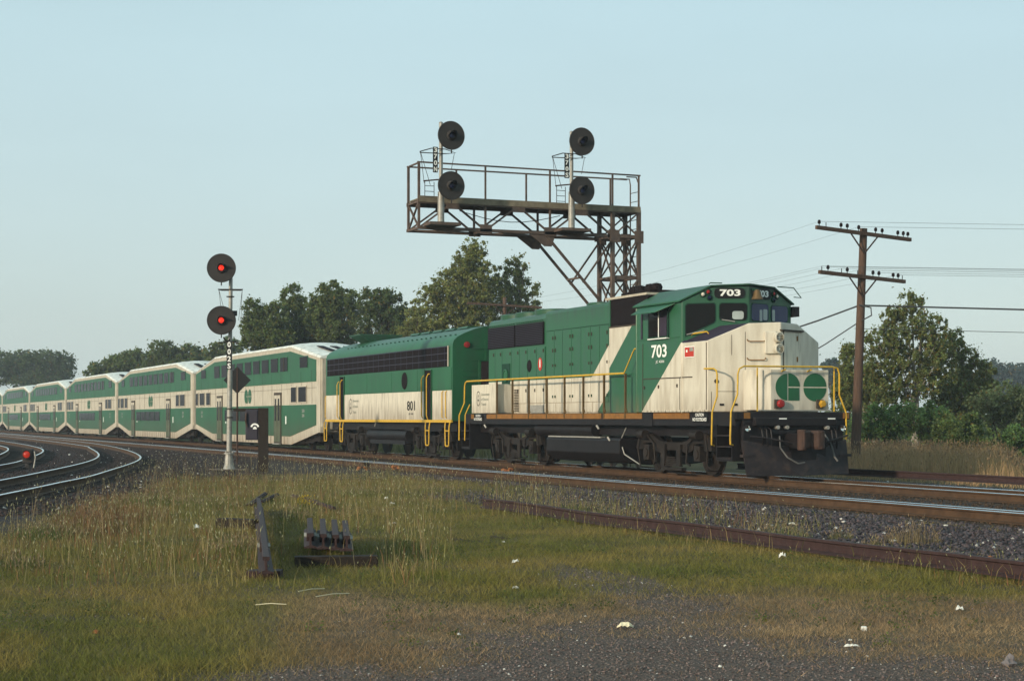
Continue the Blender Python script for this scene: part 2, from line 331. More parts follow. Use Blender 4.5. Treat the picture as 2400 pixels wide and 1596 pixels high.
def gp(x, y, z=-.22):                            # point of the ground seen at photo pixel x, y
    d = 4020 * (EYE - z) / (y - 981); X = (x - 1200) / 4020 * d
    return X * math.cos(THETA) + d * math.sin(THETA), -X * math.sin(THETA) + d * math.cos(THETA)
def xz(x, d):                                    # point at photo column x and depth d
    X = (x - 1200) / 4020 * d; return X * math.cos(THETA) + d * math.sin(THETA), -X * math.sin(THETA) + d * math.cos(THETA)
def gravel_line(px): return np.interp(px, [0, 300, 560, 750, 1100, 1330, 1500, 1700, 1900, 2200, 2400], [1680, 1660, 1620, 1550, 1500, 1452, 1410, 1418, 1480, 1540, 1575])
def gravel_mask(x, y):
    px, py, d = to_px(x, y, np.full_like(x, -.22)); n = (fbm(x, y, 1.3, 11) - .5) * 200 + (fbm(x, y, .35, 12) - .5) * 60
    g = sstep(-45, 55, py - gravel_line(px) + n)
    t = np.abs(py - (1345 + (px - 1320) * .165)) < 27 + n * .12     # worn wheel track
    t2 = t * sstep(1230, 1330, px) * (1 - sstep(1650, 1800, px))
    bare = np.zeros_like(px)
    patch = sstep(.60, .72, fbm(x, y, .9, 71)) * sstep(1180, 1300, py) * .28
    return np.clip(np.maximum.reduce([g * (d < 40), t2 * .8 * sstep(.38, .6, fbm(x, y, .6, 72)), bare * 1.0, patch * (d < 40)]), 0, 1)

def axis(lo, hi, st, far):
    c = np.arange(lo, hi + st / 2, st); a = []; v = lo; s = st
    while v > -far: s *= 1.35; v -= s; a.append(v)
    b = []; v = hi; s = st
    while v < far: s *= 1.35; v += s; b.append(v)
    return np.array(a[::-1] + list(c) + b)
def build_ground():
    gx = axis(-14, 44, .22, 4200); gy = axis(5, 120, .22, 4200)
    X, Y = np.meshgrid(gx, gy, indexing='ij'); x = X.ravel(); y = Y.ravel()
    near = (np.abs(x - 15) < 60) & (y > -10) & (y < 240)
    z = np.full(x.shape, -.24); bm = np.zeros(x.shape); gm = np.zeros(x.shape)
    z[near] = ground_z(x[near], y[near]); bm[near] = ballast_mask(x[near], y[near]); gm[near] = gravel_mask(x[near], y[near])
    far = np.maximum(np.abs(x), np.abs(y)) > 300; z[far] = -.6
    nx, ny = len(gx), len(gy)
    I = (np.arange(nx - 1)[:, None] * ny + np.arange(ny - 1)[None, :]).ravel(); q = np.stack([I, I + ny, I + ny + 1, I + 1], 1)
    me = bpy.data.meshes.new('ground'); me.vertices.add(len(x)); me.vertices.foreach_set('co', np.stack([x, y, z], 1).ravel().astype('f'))
    me.loops.add(q.size); me.loops.foreach_set('vertex_index', q.ravel().astype('i')); me.polygons.add(len(q))
    me.polygons.foreach_set('loop_start', (np.arange(len(q)) * 4).astype('i')); me.polygons.foreach_set('loop_total', np.full(len(q), 4, 'i')); me.update()
    # zone weights: ballast, gravel, dry brown turf, rusty dust by the rails
    px, py, d = to_px(x, y, z)
    dry = sstep(1385, 1440, py + 90 * (fbm(x, y, 1.5, 21) - .5)) * sstep(520, 820, px) + (1 - sstep(560, 700, np.hypot(px - 200, (py - 1215) * 3) + 400 * (fbm(x, y, 1.2, 22) - .5))) * .6
    rust = np.zeros(x.shape)
    for n0 in (16.5, 17.95, 20.53, 21.97): rust = np.maximum(rust, 1 - sstep(.5, 1.15, np.abs(x - n0) + .3 * (fbm(x, y, .5, 31) - .5)))
    rust[near] = np.maximum(rust[near], 1 - sstep(.3, .9, np.minimum(dist_poly(x[near], y[near], A_OUT), dist_poly(x[near], y[near], A_IN))))
    a = me.color_attributes.new('zone', 'FLOAT_COLOR', 'POINT'); a.data.foreach_set('color', np.stack([bm, gm, np.clip(dry, 0, 1), rust], 1).ravel().astype('f'))
    me.polygons.foreach_set('use_smooth', [True] * len(me.polygons))
    m = bpy.data.materials.new('ground'); m.use_nodes = True; t = m.node_tree; N = t.nodes; L = t.links; b = N['Principled BSDF']
    b.inputs['Roughness'].default_value = .95; b.inputs['Specular IOR Level'].default_value = .15
    at = N.new('ShaderNodeAttribute'); at.attribute_name = 'zone'; sp = N.new('ShaderNodeSeparateColor'); L.new(at.outputs['Color'], sp.inputs[0])
    co = N.new('ShaderNodeTexCoord')
    def noise(s, d=6):
        n = N.new('ShaderNodeTexNoise'); n.inputs['Scale'].default_value = s; n.inputs['Detail'].default_value = d; L.new(co.outputs['Object'], n.inputs['Vector']); return n
    def ramp2(n, c0, c1, p0=.35, p1=.65):
        r = N.new('ShaderNodeValToRGB'); r.color_ramp.elements[0].position = p0; r.color_ramp.elements[1].position = p1
        r.color_ramp.elements[0].color = (*c0, 1); r.color_ramp.elements[1].color = (*c1, 1); L.new(n, r.inputs[0]); return r.outputs[0]
    def mixc(f, a_, b_):
        x = N.new('ShaderNodeMix'); x.data_type = 'RGBA'; L.new(f, x.inputs[0]); L.new(a_, x.inputs[6]); L.new(b_, x.inputs[7]); return x.outputs[2]
    grass = ramp2(noise(1.3, 8).outputs[0], (.060, .045, .022), (.13, .098, .042))
    dryc = ramp2(noise(2.5, 8).outputs[0], (.095, .065, .04), (.16, .115, .065))
    vo = N.new('ShaderNodeTexVoronoi'); vo.inputs['Scale'].default_value = 26; L.new(co.outputs['Object'], vo.inputs['Vector'])
    sepv = N.new('ShaderNodeSeparateColor'); L.new(vo.outputs['Color'], sepv.inputs[0])
    stone = ramp2(sepv.outputs[0], (.016, .012, .012), (.070, .058, .060), .2, 1.0)
    fine = ramp2(noise(60, 4).outputs[0], (.06, .043, .036), (.14, .105, .086), .3, .7)
    rustc = ramp2(noise(9, 6).outputs[0], (.030, .018, .010), (.070, .042, .022))
    c = mixc(sp.outputs[2], grass, dryc); c = mixc(sp.outputs[1], c, fine); c = mixc(sp.outputs[0], c, stone)
    mu = N.new('ShaderNodeMath'); mu.operation = 'MULTIPLY'; L.new(at.outputs['Alpha'], mu.inputs[0]); mu.inputs[1].default_value = .85
    c = mixc(mu.outputs[0], c, rustc); L.new(c, b.inputs['Base Color'])
    bp = N.new('ShaderNodeBump'); bp.inputs['Strength'].default_value = .9; bp.inputs['Distance'].default_value = .03
    ad = N.new('ShaderNodeMath'); ad.operation = 'ADD'; L.new(noise(30, 6).outputs[0], ad.inputs[0]); L.new(vo.outputs['Distance'], ad.inputs[1]); L.new(ad.outputs[0], bp.inputs['Height']); L.new(bp.outputs[0], b.inputs['Normal'])
    me.materials.append(m); o = bpy.data.objects.new('ground', me); col.objects.link(o); o['kind'] = 'structure'
build_ground()
def gz(x, y): return float(ground_z(np.array([x], float), np.array([y], float))[0])

# ------------------------------------------------------------------ tracks
def rail_profile(): return [(-.075, -.171), (.075, -.171), (.075, -.158), (.012, -.135), (.010, -.045), (.036, -.032), (.036, -.006), (.030, 0), (-.030, 0), (-.036, -.006), (-.036, -.032), (-.010, -.045), (-.012, -.135), (-.075, -.158)]
PROF = rail_profile()
def rail_mesh(line, z=0.0, shiny=True, name='rail', parent=None, zs=None):
    b = MB(); P = PROF; n = len(P); line = [Vector((p[0], p[1])) for p in line]
    for i, p in enumerate(line):
        d = (line[min(i + 1, len(line) - 1)] - line[max(i - 1, 0)]).normalized(); nx, ny = d.y, -d.x
        for a, h in P: b.v.append((p.x + nx * a, p.y + ny * a, h + (z if zs is None else zs[i])))
    for i in range(len(line) - 1):
        for j in range(n):
            k = i * n; b.f.append((k + j, k + (j + 1) % n, k + n + (j + 1) % n, k + n + j)); b.mi.append(1 if (shiny and j in (6, 7, 8)) else 0)
    b.f.append(tuple(range(n))); b.f.append(tuple(range((len(line) - 1) * n, len(line) * n))[::-1]); b.mi += [0, 0]
    return b.build(name, [mrail if shiny else mraildk, mrailtop], parent)
tie_me = None
def ties(parent, line_a, line_b, spacing=.55, y0=20, y1=140, ztop=-.176):
    global tie_me
    if tie_me is None:
        b = MB(); b.box((-1.28, -.11, -.16), (1.28, .11, 0)); tmp = b.build('tie', mtie); tie_me = tmp.data; bpy.data.objects.remove(tmp)
    la = np.array(line_a); lb = np.array(line_b); s = np.concatenate([[0], np.cumsum(np.hypot(*np.diff(la, axis=0).T))]); n = 0; t = 0
    while t < s[-1] and n < 280:
        p = np.array([np.interp(t, s, la[:, 0]), np.interp(t, s, la[:, 1])]); q = lb[np.argmin(np.hypot(*(lb - p).T))]
        if y0 < p[1] < y1:
            o = bpy.data.objects.new('tie', tie_me); col.objects.link(o); o.parent = parent; c = (p + q) / 2; d = q - p
            o.location = (c[0] + random.uniform(-.06, .06) - ORIG[parent.name][0], c[1] - ORIG[parent.name][1], ztop + random.uniform(-.006, .012)); o.rotation_euler.z = math.atan2(d[1], d[0]) + random.uniform(-.02, .02); n += 1
        t += spacing
    return n
straight = lambda n0, y0=8, y1=420, st=6: [(n0, y) for y in np.arange(y0, y1, st)]
def dense(l0, l1):                               # resample partner rails so tie ends pair up
    return np.array([l1[np.argmin(np.hypot(*(l1 - p).T))] for p in l0])
t1 = root('railway_track', (21.25, 8, 0), 'main track that the green and cream train stands on', 'track')
rail_mesh(straight(20.53), 0, True, 'rail', t1); rail_mesh(straight(21.97), -.02, True, 'rail', t1)
ties(t1, [(20.53, 8), (20.53, 150)], [(20.53 + 1.44, y) for y in np.arange(8, 150, .55)], y0=8, y1=150)
t2 = root('railway_track', (17.2, 8, 0), 'empty main track with one bright rail, in front of the train', 'track')
rail_mesh(straight(16.5), 0, True, 'rail', t2); rail_mesh(straight(17.93), -.088, True, 'rail', t2)
ties(t2, [(16.5, 8), (16.5, 150)], [(17.93, y) for y in np.arange(8, 150, .55)], y0=8, y1=150, ztop=-.19)
t3 = root('railway_track', (3, 32, 0), 'curved track with two bright rails bending round the grass at the left', 'track')
rail_mesh(A_OUT, 0, True, 'rail', t3); rail_mesh(A_IN, 0, True, 'rail', t3); ties(t3, A_OUT, A_IN, y0=18, y1=130)
t4 = root('railway_track', (0, 36, 0), 'second curved track behind the red dwarf signal at the left edge', 'track')
rail_mesh(B_OUT, 0, True, 'rail', t4); rail_mesh(B_IN, 0, True, 'rail', t4); ties(t4, B_OUT, B_IN, y0=27, y1=130)
t5 = root('loose_rail', (11.0, 9, 0), 'long rusty rail lying in the weeds between the grass and the ballast', 'rail')
b = MB()
ys = list(np.arange(7.5, 27.2, 1.5)) + [28.4]; t5o = rail_mesh([(11.0 + .04 * math.sin(y * .5), y) for y in ys], 0, False, 'rail_bar', t5, zs=[-.02 + .012 * math.sin(y) for y in ys])
t6 = root('loose_rail', (23.5, 25, 0), 'old dark rail lying beyond the main track to the right of the locomotive', 'rail')
rail_mesh([(24.3, y) for y in np.arange(24.6, 44, 1.5)], .13, False, 'rail_bar', t6)
MB().box((24.0, 24.9, -.2), (24.6, 25.1, -.04)).build('support_block', mtie, t6)

# ------------------------------------------------------------------ rolling stock pieces
NC = 21.25
def wheel(parent, n, y, z=.508, r=.508, sgn=-1):
    b = MB(); d = (sgn, 0, 0)
    b.lathe([(0.0, .075), (.12, .085), (.14, .05), (r * .78, .02), (r * .82, .065), (r, .065), (r + .0, -.05), (r + .028, -.06), (r + .028, -.075), (0, -.07)], (n, y, z), d, 28)
    return b.build('wheel', mtruck, parent, smooth=True)
def truck(parent, yc, wb=2.74, nn=20.05, label=None):
    t = MB()                                      # cast side frame with arches over the journals
    pr = [(-2.05, .62), (-1.9, .98), (-1.62, 1.04), (-1.1, .98), (-.75, .84), (-.45, .80), (.45, .80), (.75, .84), (1.1, .98), (1.62, 1.04), (1.9, .98), (2.05, .62), (1.85, .60), (1.66, .60), (1.62, .78), (1.12, .78), (1.05, .60), (.75, .52), (.4, .60), (-.4, .60), (-.75, .52), (-1.05, .60), (-1.12, .78), (-1.62, .78), (-1.66, .60), (-1.85, .60)]
    t.prism(pr, (nn, yc, 0), (0, 1, 0), (0, 0, 1), (.14, 0, 0)); fr = t.build('truck_frame', mtruck, parent, label=label)
    for s in (-1, 1):
        yy = yc + s * wb / 2
        wheel(fr, nn + .42, yy); wheel(fr, nn + .42 + 1.5, yy, sgn=1)
        MB().cyl((nn + .3, yy, .508), (nn + 2.1, yy, .508), .09, n=10).build('axle', mtruck, fr)
        j = MB(); j.box((nn - .06, yy - .15, .34), (nn + .2, yy + .15, .72)); j.cyl((nn - .09, yy, .52), (nn + .1, yy, .52), .12, n=14); j.build('journal_box', mtruck, fr, bevel=.01)
        for k in (-.27, .27):
            b = MB(); b.tube([(nn + .07 + .055 * math.cos(a), yy + k + .055 * math.sin(a), .62 + a * .0062) for a in np.arange(0, 34, .8)], .014, 5); b.build('coil_spring', mtruck, fr)
        b = MB(); b.cyl((nn - .12, yc + s * 1.62, .98), (nn - .12, yc + s * 1.28, .98), .115, n=14); b.box((nn - .12, yc + s * 1.5, .9), (nn + .05, yc + s * 1.4, 1.05)); b.build('brake_cylinder', mtruck, fr, smooth=True)
        MB().tube([(nn - .05, yc + s * 1.3, .95), (nn - .06, yc + s * .9, .75), (nn - .06, yc + s * .84, .30), (nn - .02, yc + s * .98, .24)], .028, 6).build('brake_lever', mtruck, fr)
        b = MB(); b.prism([(-.09, .2), (.09, .2), (.12, .75), (-.12, .75)], (nn - .07, yc + s * .42, 0), (0, 1, 0), (0, 0, 1), (.06, 0, 0)); b.build('swing_hanger', mtruck, fr)
        MB().box((nn + .2, yy + s * .55, .3), (nn + .34, yy + s * .63, .75)).build('brake_shoe', mtruck, fr)
        MB().tube([(nn - .02, yy + s * .35, 1.0), (nn - .04, yy + s * .5, .6), (nn, yy + s * .42, .14), (nn + .4, yy + s * .40, .1)], .02, 5).build('sand_pipe', mtruck, fr)
    b = MB()
    for k in range(5): b.box((nn - .05, yc - .42 + .05 * k, .20 + .05 * k), (nn + .07, yc + .42 - .05 * k, .235 + .05 * k))
    b.build('leaf_spring', mtruck, fr); MB().box((nn - .04, yc - .55, .10), (nn + .1, yc + .55, .17)).build('spring_plank', mtruck, fr)
    return fr
def crest(parent, y, z, h, lab=True, tm=None):
    """oval trillium emblem plus its three lines of words on a wall in the plane x=19.74ish"""
    pass

# ------------------------------------------------------------------ locomotive 703
def locomotive():
    C0 = 43.5
    L = root('diesel_locomotive', (NC, C0, 0), 'green and cream diesel locomotive numbered 703 leading the train', 'locomotive')
    # frame and walkway
    b = MB(); b.box((19.75, 34.75, 1.22), (22.75, 52.4, 1.545)); b.box((20.1, 35.2, .95), (22.4, 52.0, 1.22)); b.build('underframe', mblk, L)
    for y0, y1 in ((36.98, 38.9), (39.55, 41.9), (42.0, 50.5), (51.55, 51.88), (36.2, 36.5)):
        MB().box((19.735, y0, 1.385), (19.75, y1, 1.53)).build('sill_stripe', mor, L)
    MB().box((19.73, 38.95, 1.2), (19.76, 39.5, 1.54)).build('jacking_pad', mblk, L)
    # hood
    def hoodprof(w, zt, r=.16): return [(NC - w, 1.55), (NC - w, zt - r), (NC - w + r * .3, zt - r * .3), (NC - w + r, zt), (NC + w - r, zt), (NC + w - r * .3, zt - r * .3), (NC + w, zt - r), (NC + w, 1.55)]
    b = MB(); b.prism(hoodprof(.9, 4.56), (0, 42.0, 0), (1, 0, 0), (0, 0, 1), (0, 9.87, 0)); b.build('hood', mliv, L)
    b = MB(); b.prism(hoodprof(.935, 4.60, .10), (0, 42.0, 0), (1, 0, 0), (0, 0, 1), (0, 5.12, 0))
    b.v = [(x, y, max(z, 4.0)) for x, y, z in b.v]; b.build('blower_housing', mliv, L)
    MB().box((19.98, 39.78, 1.55), (22.52, 42.0, 3.84)).build('electrical_cabinet', mliv, L)
    b = MB(); b.box((20.02, 39.78, 3.84), (22.48, 42.0, 4.60)); b.build('air_intake', mdark, L)
    MB().box((19.97, 39.8, 3.83), (20.02, 42.02, 3.87)).build('intake_sill', mseam, L)
    MB().box((20.0, 41.99, 3.84), (20.08, 42.05, 4.60)).build('intake_post', mg, L)
    MB().box((20.0, 39.8, 4.60), (22.5, 42.3, 4.66)).build('intake_roof', mcoach, L)
    # hood doors on the camera side
    edges = [42.1, 42.75, 43.35, 43.95, 44.6, 45.25, 45.9, 46.5, 47.05]
    for i, (a, c) in enumerate(zip(edges[:-1], edges[1:])):
        d = MB(); d.box((20.318, a + .012, 1.86), (20.35, c - .012, 3.97)); dd = d.build('hood_door', mliv, L, bevel=.006)
        for zz in (3.72, 3.35, 2.92, 2.0): MB().box((20.295, a + .07 if i % 2 else c - .11, zz), (20.32, a + .11 if i % 2 else c - .07, zz + .13 * (.6 if zz < 3 else .8))).build('latch', mseam if zz > 2 else mseamg, dd)
    edges = [47.2, 47.85, 48.55, 49.2, 49.85, 50.65, 51.25, 51.82]
    for i, (a, c) in enumerate(zip(edges[:-1], edges[1:])):
        d = MB(); d.box((20.318, a + .012, 1.86), (20.35, c - .012, 3.55)); dd = d.build('hood_door', mliv, L, bevel=.006)
        for zz in (3.38, 2.2): MB().box((20.295, a + .08, zz), (20.32, a + .12, zz + .10)).build('latch', mseam, dd)
    for a, c in ((42.1, 43.8), (43.85, 46.4), (46.45, 49.2), (49.25, 51.8)): MB().box((20.322, a, 1.58), (20.35, c, 1.84)).build('lower_panel', mliv, L, bevel=.006)
    # recessed service panel and its porthole covers
    d = MB().box((20.30, 49.95, 2.30), (20.325, 50.62, 3.12)).build('recessed_panel', mseamg, L)
    MB().lathe([(.0, .0), (.2, .01), (.2, .04), (.16, .05), (.16, .03), (0, .03)], (20.30, 50.25, 2.75), (-1, 0, 0), 18).build('filter_cover', mg, d)
    MB().lathe([(0, .01), (.17, .01), (.19, .0)], (20.315, 48.4, 3.0), (-1, 0, 0), 24).build('porthole', mdark, L)
    b = MB(); b.prism(circ(0, 0, .155, .20), (20.316, 47.55, 3.03), (0, 1, 0), (0, 0, 1), (-.006, 0, 0)); s = b.build('fire_sticker', mredp, L)
    b = MB(); b.box((20.307, 47.52, 2.93), (20.310, 47.585, 3.13)); b.cyl((20.307, 47.55, 3.15), (20.310, 47.55, 3.15), .028); b.build('exclamation_mark', mwhite, s)
    # radiator grilles
    for a, c in ((47.3, 49.48), (49.56, 51.82)):
        g = MB().box((20.30, a, 3.63), (20.36, c, 4.30)).build('radiator_grille', mdark, L)
        b = MB()
        for k in range(12): b.box((20.288, a + .02, 3.66 + k * .054), (20.30, c - .02, 3.672 + k * .054))
        b.build('louvre', mgrid, g)['kind'] = 'stuff'
        b = MB()
        for k in np.arange(a + .06, c, .18): b.box((20.27, k, 4.33), (20.33, k + .03, 4.36))
        b.build('bolt_row', mg, g)
    # roof equipment
    for y in (44.9, 48.3, 49.9, 51.1):
        f = MB(); rr = .68 if y > 47 else .5; f.lathe([(rr + .06, 0), (rr + .06, .16), (rr, .19), (rr - .05, .17), (rr - .05, .02), (0, .02)], (NC, y, 4.54), (0, 0, 1), 26); f.build('radiator_fan', mg, L, smooth=True)
    b = MB(); b.box((20.7, 41.0, 4.64), (21.8, 42.75, 4.84)); st = b.build('exhaust_housing', mdark, L)
    for k, (n, y) in enumerate(((21.0, 41.2), (21.0, 41.55), (21.0, 42.15), (21.0, 42.5))):
        MB().lathe([(.15, 0), (.17, .08), (.13, .17), (0, .2)], (n, y, 4.84), (0, 0, 1), 14).build('exhaust_stack', mdark, st, smooth=True)
    # rear platform box with the emblem
    bx = MB().box((19.76, 49.7, 1.56), (20.3, 51.89, 2.47)).build('battery_box', mc, L, bevel=.015)
    b = MB(); ring(b, 19.755, 51.28, 2.03, .155, .235, .024); e = b.build('emblem', mblack, bx); trillium(19.752, 51.28, 2.03, .11, e)
    for k, s in enumerate(('Government', 'of Ontario', 'Transit')): text(s, (19.757, 51.02, 2.12 - k * .155), (0, -1, 0), (0, 0, 1), (.72, .62, .42)[k], .085, mgrey, bx, .0)
    b = MB()
    for k in range(14): b.box((20.29, 49.25, 1.62 + .05 * k), (20.318, 49.58, 1.648 + .05 * k))
    b.build('louvre_panel', mseam, L)['kind'] = 'stuff'
    MB().box((20.30, 47.25, 1.56), (20.325, 48.3, 1.80)).build('grey_panel', mgal, L)
    # caution plates
    for y in (36.75, 51.55):
        pl = MB().box((19.722, y - .72, 1.31), (19.735, y + .04, 1.535)).build('caution_plate', mblack, L)
        text('CAUTION', (19.724, y - .12, 1.445), (0, -1, 0), (0, 0, 1), .42, .075, mwhite, pl); text('NO FOOTBOARD', (19.724, y + .02, 1.33), (0, -1, 0), (0, 0, 1), .70, .085, mwhite, pl)
    # ------------ cab
    def V(n, tip, k): return tip + abs(n - NC) * k
    cabf = lambda n: V(n, 36.7, .6 / 1.55); nosf = lambda n: V(n, 35.22, .80 / 1.55)
    def vbody(prof, fr, rear, name, m, mats=None, mi=None, bev=.02):
        b = MB(); n = len(prof); vs = [(p[0], fr(p[0]), p[1]) for p in prof] + [(p[0], rear, p[1]) for p in prof]
        mid = [i for i, p in enumerate(prof) if abs(p[0] - NC) < 1e-6]; c_top = mid[0]
        bot = len(vs); zb = prof[0][1]; vs.append((NC, fr(NC), zb))
        b.v = vs; F = [tuple(list(range(0, c_top + 1)) + [bot]), tuple([bot] + list(range(c_top, n)))]
        F += [(i + 1, i, n + i, n + i + 1) for i in range(n - 1)] + [tuple(range(n, 2 * n))] + [(0, bot, n - 1, 2 * n - 1, n)]
        b.f = [f[::-1] for f in F]; b.mi = mi(F, vs) if mi else [0] * len(F)
        return b.build(name, mats or m, L, bevel=bev)
    cab = vbody([(19.7, 1.55), (19.7, 4.26), (20.37, 4.60), (NC, 4.63), (22.13, 4.60), (22.8, 4.26), (22.8, 1.55)], cabf, 39.78, 'cab', mliv)
    b = MB(); pr = [(19.62, 4.245), (20.36, 4.625), (NC, 4.66), (22.14, 4.625), (22.88, 4.245)]; k = len(pr)
    b.v = [(p[0], cabf(p[0]) - .05, p[1]) for p in pr] + [(p[0], 39.85, p[1]) for p in pr] + [(p[0], cabf(p[0]) - .05, p[1] + .035) for p in pr] + [(p[0], 39.85, p[1] + .035) for p in pr]
    for i in range(k - 1): b.f += [(i, i + 1, k + i + 1, k + i), (2 * k + i, 3 * k + i, 3 * k + i + 1, 2 * k + i + 1), (i, 2 * k + i, 2 * k + i + 1, i + 1), (k + i, k + i + 1, 3 * k + i + 1, 3 * k + i)]
    b.f += [(0, k, 3 * k, 2 * k), (k - 1, 3 * k - 1, 4 * k - 1, 2 * k - 1)]; b.mi = [0] * len(b.f); b.build('cab_roof', mg, L)
    MB().tube([(20.3, 37.0, 4.68), (20.3, 36.95, 4.70), (20.6, 36.9, 4.70)], .015, 5).build('roof_drip_rail', mg, L)
    nm = lambda F, vs: [1 if (all(vs[i][2] > 3.2 for i in f) and len(set(round(vs[i][1], 2) for i in f)) > 1 and any(vs[i][1] > 37 for i in f) and not all(vs[i][1] > 37 for i in f)) else 0 for f in F]
    nose = vbody([(19.7, 1.55), (19.7, 3.25), (20.58, 3.66), (NC, 3.68), (21.92, 3.66), (22.8, 3.25), (22.8, 1.55)], nosf, 37.28, 'nose', mliv, [mliv, mantiglare], nm, .025)
    nose['label'] = 'cream nose with dark antiglare top'
    # facet frames: near facet (left of the ridge) and far facet
    def facet(tipn, fr, near=True, off=0):
        a = Vector((19.7, fr(19.7), 0)); r_ = Vector((NC, fr(NC), 0)); c = Vector((22.8, fr(22.8), 0))
        return (a, (r_ - a).normalized(), (r_ - a).length) if near else (r_, (c - r_).normalized(), (c - r_).length)
    UP = Vector((0, 0, 1))
    def plate(fr, poly, name, m, parent, lift=.012, th=.02, near=True, bev=0):
        o, X, ln = facet(None, fr, near); Nn = X.cross(UP); b = MB(); b.prism(poly, o + Nn * (lift - th), X, UP, Nn * th); return b.build(name, m, parent, bevel=bev)
    def rr(x0, z0, x1, z1, r=.07): return [(x0 + r, z0), (x1 - r, z0), (x1 - r * .3, z0 + r * .3), (x1, z0 + r), (x1, z1 - r), (x1 - r * .3, z1 - r * .3), (x1 - r, z1), (x0 + r, z1), (x0 + r * .3, z1 - r * .3), (x0, z1 - r), (x0, z0 + r), (x0 + r * .3, z0 + r * .3)]
    _, _, FL = facet(None, cabf)
    # windscreens: rubber frame and pane
    for poly, near, m, nm_ in (([(.10, 3.43), (.10, 4.14), (.15, 4.19), (.78, 4.21), (.82, 4.17), (.82, 3.80), (.78, 3.74)], True, mglass, 'windscreen'),
                          (rr(.93, 3.80, 1.60, 4.21), True, mglass, 'windscreen'),
                          (rr(.08, 3.80, .72, 4.21), False, mglassb, 'windscreen'), (rr(.86, 3.80, 1.50, 4.19), False, mglassb, 'windscreen')):
        cx = sum(p[0] for p in poly) / len(poly); cz = sum(p[1] for p in poly) / len(poly)
        big = [(cx + (p[0] - cx) * 1.06, cz + (p[1] - cz) * 1.09) for p in poly]
        fr_ = plate(cabf, big, 'windscreen_gasket', mseamg, L, .012, .02, near); plate(cabf, poly, nm_, m, fr_, .018, .02, near)
    wp = mat('brightness painted on glass', (.34, .38, .36), .3, var=.1)
    for poly, near in ((rr(1.24, 3.82, 1.52, 4.02, .05), True), (rr(.38, 3.79, .48, 4.07, .02), False), (rr(.52, 3.82, .68, 4.09, .03), False), (rr(.88, 3.81, .98, 4.09, .02), False)):  # pale plates on the panes paint in brightness seen in the glass
        plate(cabf, poly, 'bright_pane_patch', wp, L, .022, .004, near, 0)['label'] = 'pale plate on the windscreen painted as brightness in the glass'
    # number boards
    for near, x0, x1 in ((True, .80, 1.55), (False, .12, .82)):
        nb = plate(cabf, rr(x0, 4.335, x1, 4.59, .09), 'number_board', mblack, L, .03, .04, near)
        o, X, ln = facet(None, cabf, near); Nn = X.cross(UP); text('703', o + X * (x0 + .13) + UP * 4.385 + Nn * .03, X, UP, x1 - x0 - .24, .165, mwhite, nb, .035)
    # class lights
    for near, xs in ((True, ((.65, 4.49, mred), (.52, 4.43, mlamp), (.68, 4.35, mblue))), (False, ((.93, 4.49, mred), (1.06, 4.43, mlamp), (.93, 4.34, mblue)))):
        o, X, ln = facet(None, cabf, near); Nn = X.cross(UP)
        for x, z, m in xs:
            p = o + X * x + UP * z; c = MB().lathe([(.075, -.01), (.075, .03), (.055, .05), (.05, .03)], p, Nn, 16).build('class_light', mseamg, L, smooth=True)
            MB().lathe([(.05, .03), (.03, .055), (0, .062)], p, Nn, 14).build('lens', m, c, smooth=True)
    # bell
    o, X, ln = facet(None, cabf, False); Nn = X.cross(UP); p = Vector((NC + .12, 36.52, 4.30))
    bl = MB().lathe([(.145, 0), (.13, .04), (.10, .10), (.085, .17), (.06, .23), (0, .25)], p, UP, 18).build('bell', mbrass, L, smooth=True)
    MB().beam(p + Vector((0, 0, .24)), p + Vector((0, .25, .26)), .05).build('bell_bracket', mseamg, bl)
    # side window, awning, mirror, seams
    wf = MB().box((19.66, 37.95, 3.40), (19.71, 39.05, 4.13)).build('side_window', mseamg, L)
    MB().box((19.652, 38.0, 3.45), (19.665, 39.0, 4.1)).build('glass_pane', mglass, wf); MB().box((19.645, 38.42, 3.43), (19.665, 38.46, 4.1)).build('window_post', mwhite, wf)
    MB().box((19.648, 38.0, 3.45), (19.662, 38.36, 4.1)).build('sliding_sash', mantiglare, wf); MB().box((19.62, 37.95, 3.38), (19.70, 39.0, 3.405)).build('armrest', mwhite, wf)
    b = MB(); b.add([(19.68, 39.35, 4.24), (19.68, 37.6, 4.24), (19.30, 37.95, 4.03), (19.30, 39.3, 4.03), (19.68, 39.35, 4.22), (19.68, 37.6, 4.22), (19.30, 37.95, 4.015), (19.30, 39.3, 4.015)], [(0, 1, 2, 3), (7, 6, 5, 4), (0, 3, 7, 4), (2, 1, 5, 6), (3, 2, 6, 7), (1, 0, 4, 5)]); b.build('window_awning', mg, L)
    MB().box((19.688, 37.4, 3.385), (19.70, 37.92, 3.40)).box((19.688, 39.05, 3.385), (19.70, 39.75, 3.40)).build('belt_moulding', mg, L)
    MB().box((19.685, 39.42, 3.42), (19.70, 39.5, 4.15)).build('wind_deflector', mantiglare, L)
    text('703', (19.698, 38.92, 2.92), (0, -1, 0), (0, 0, 1), .84, .33, mwhite, L, .02); text('JC 430d', (19.698, 38.68, 2.77), (0, -1, 0), (0, 0, 1), .46, .085, mwhite, L, .01)
    fl = MB().box((19.685, 36.62, 2.87), (19.695, 37.12, 3.14)).build('flag_sticker', mwhite, L, label='red ensign flag sticker')
    MB().box((19.680, 36.64, 2.89), (19.686, 37.10, 3.12)).build('flag_field', mredp, fl); MB().box((19.676, 36.66, 3.02), (19.681, 36.85, 3.11)).build('flag_canton', mgal, fl); MB().box((19.676, 36.96, 3.0), (19.681, 37.03, 3.06)).build('flag_shield', mwhite, fl)
    s = MB()
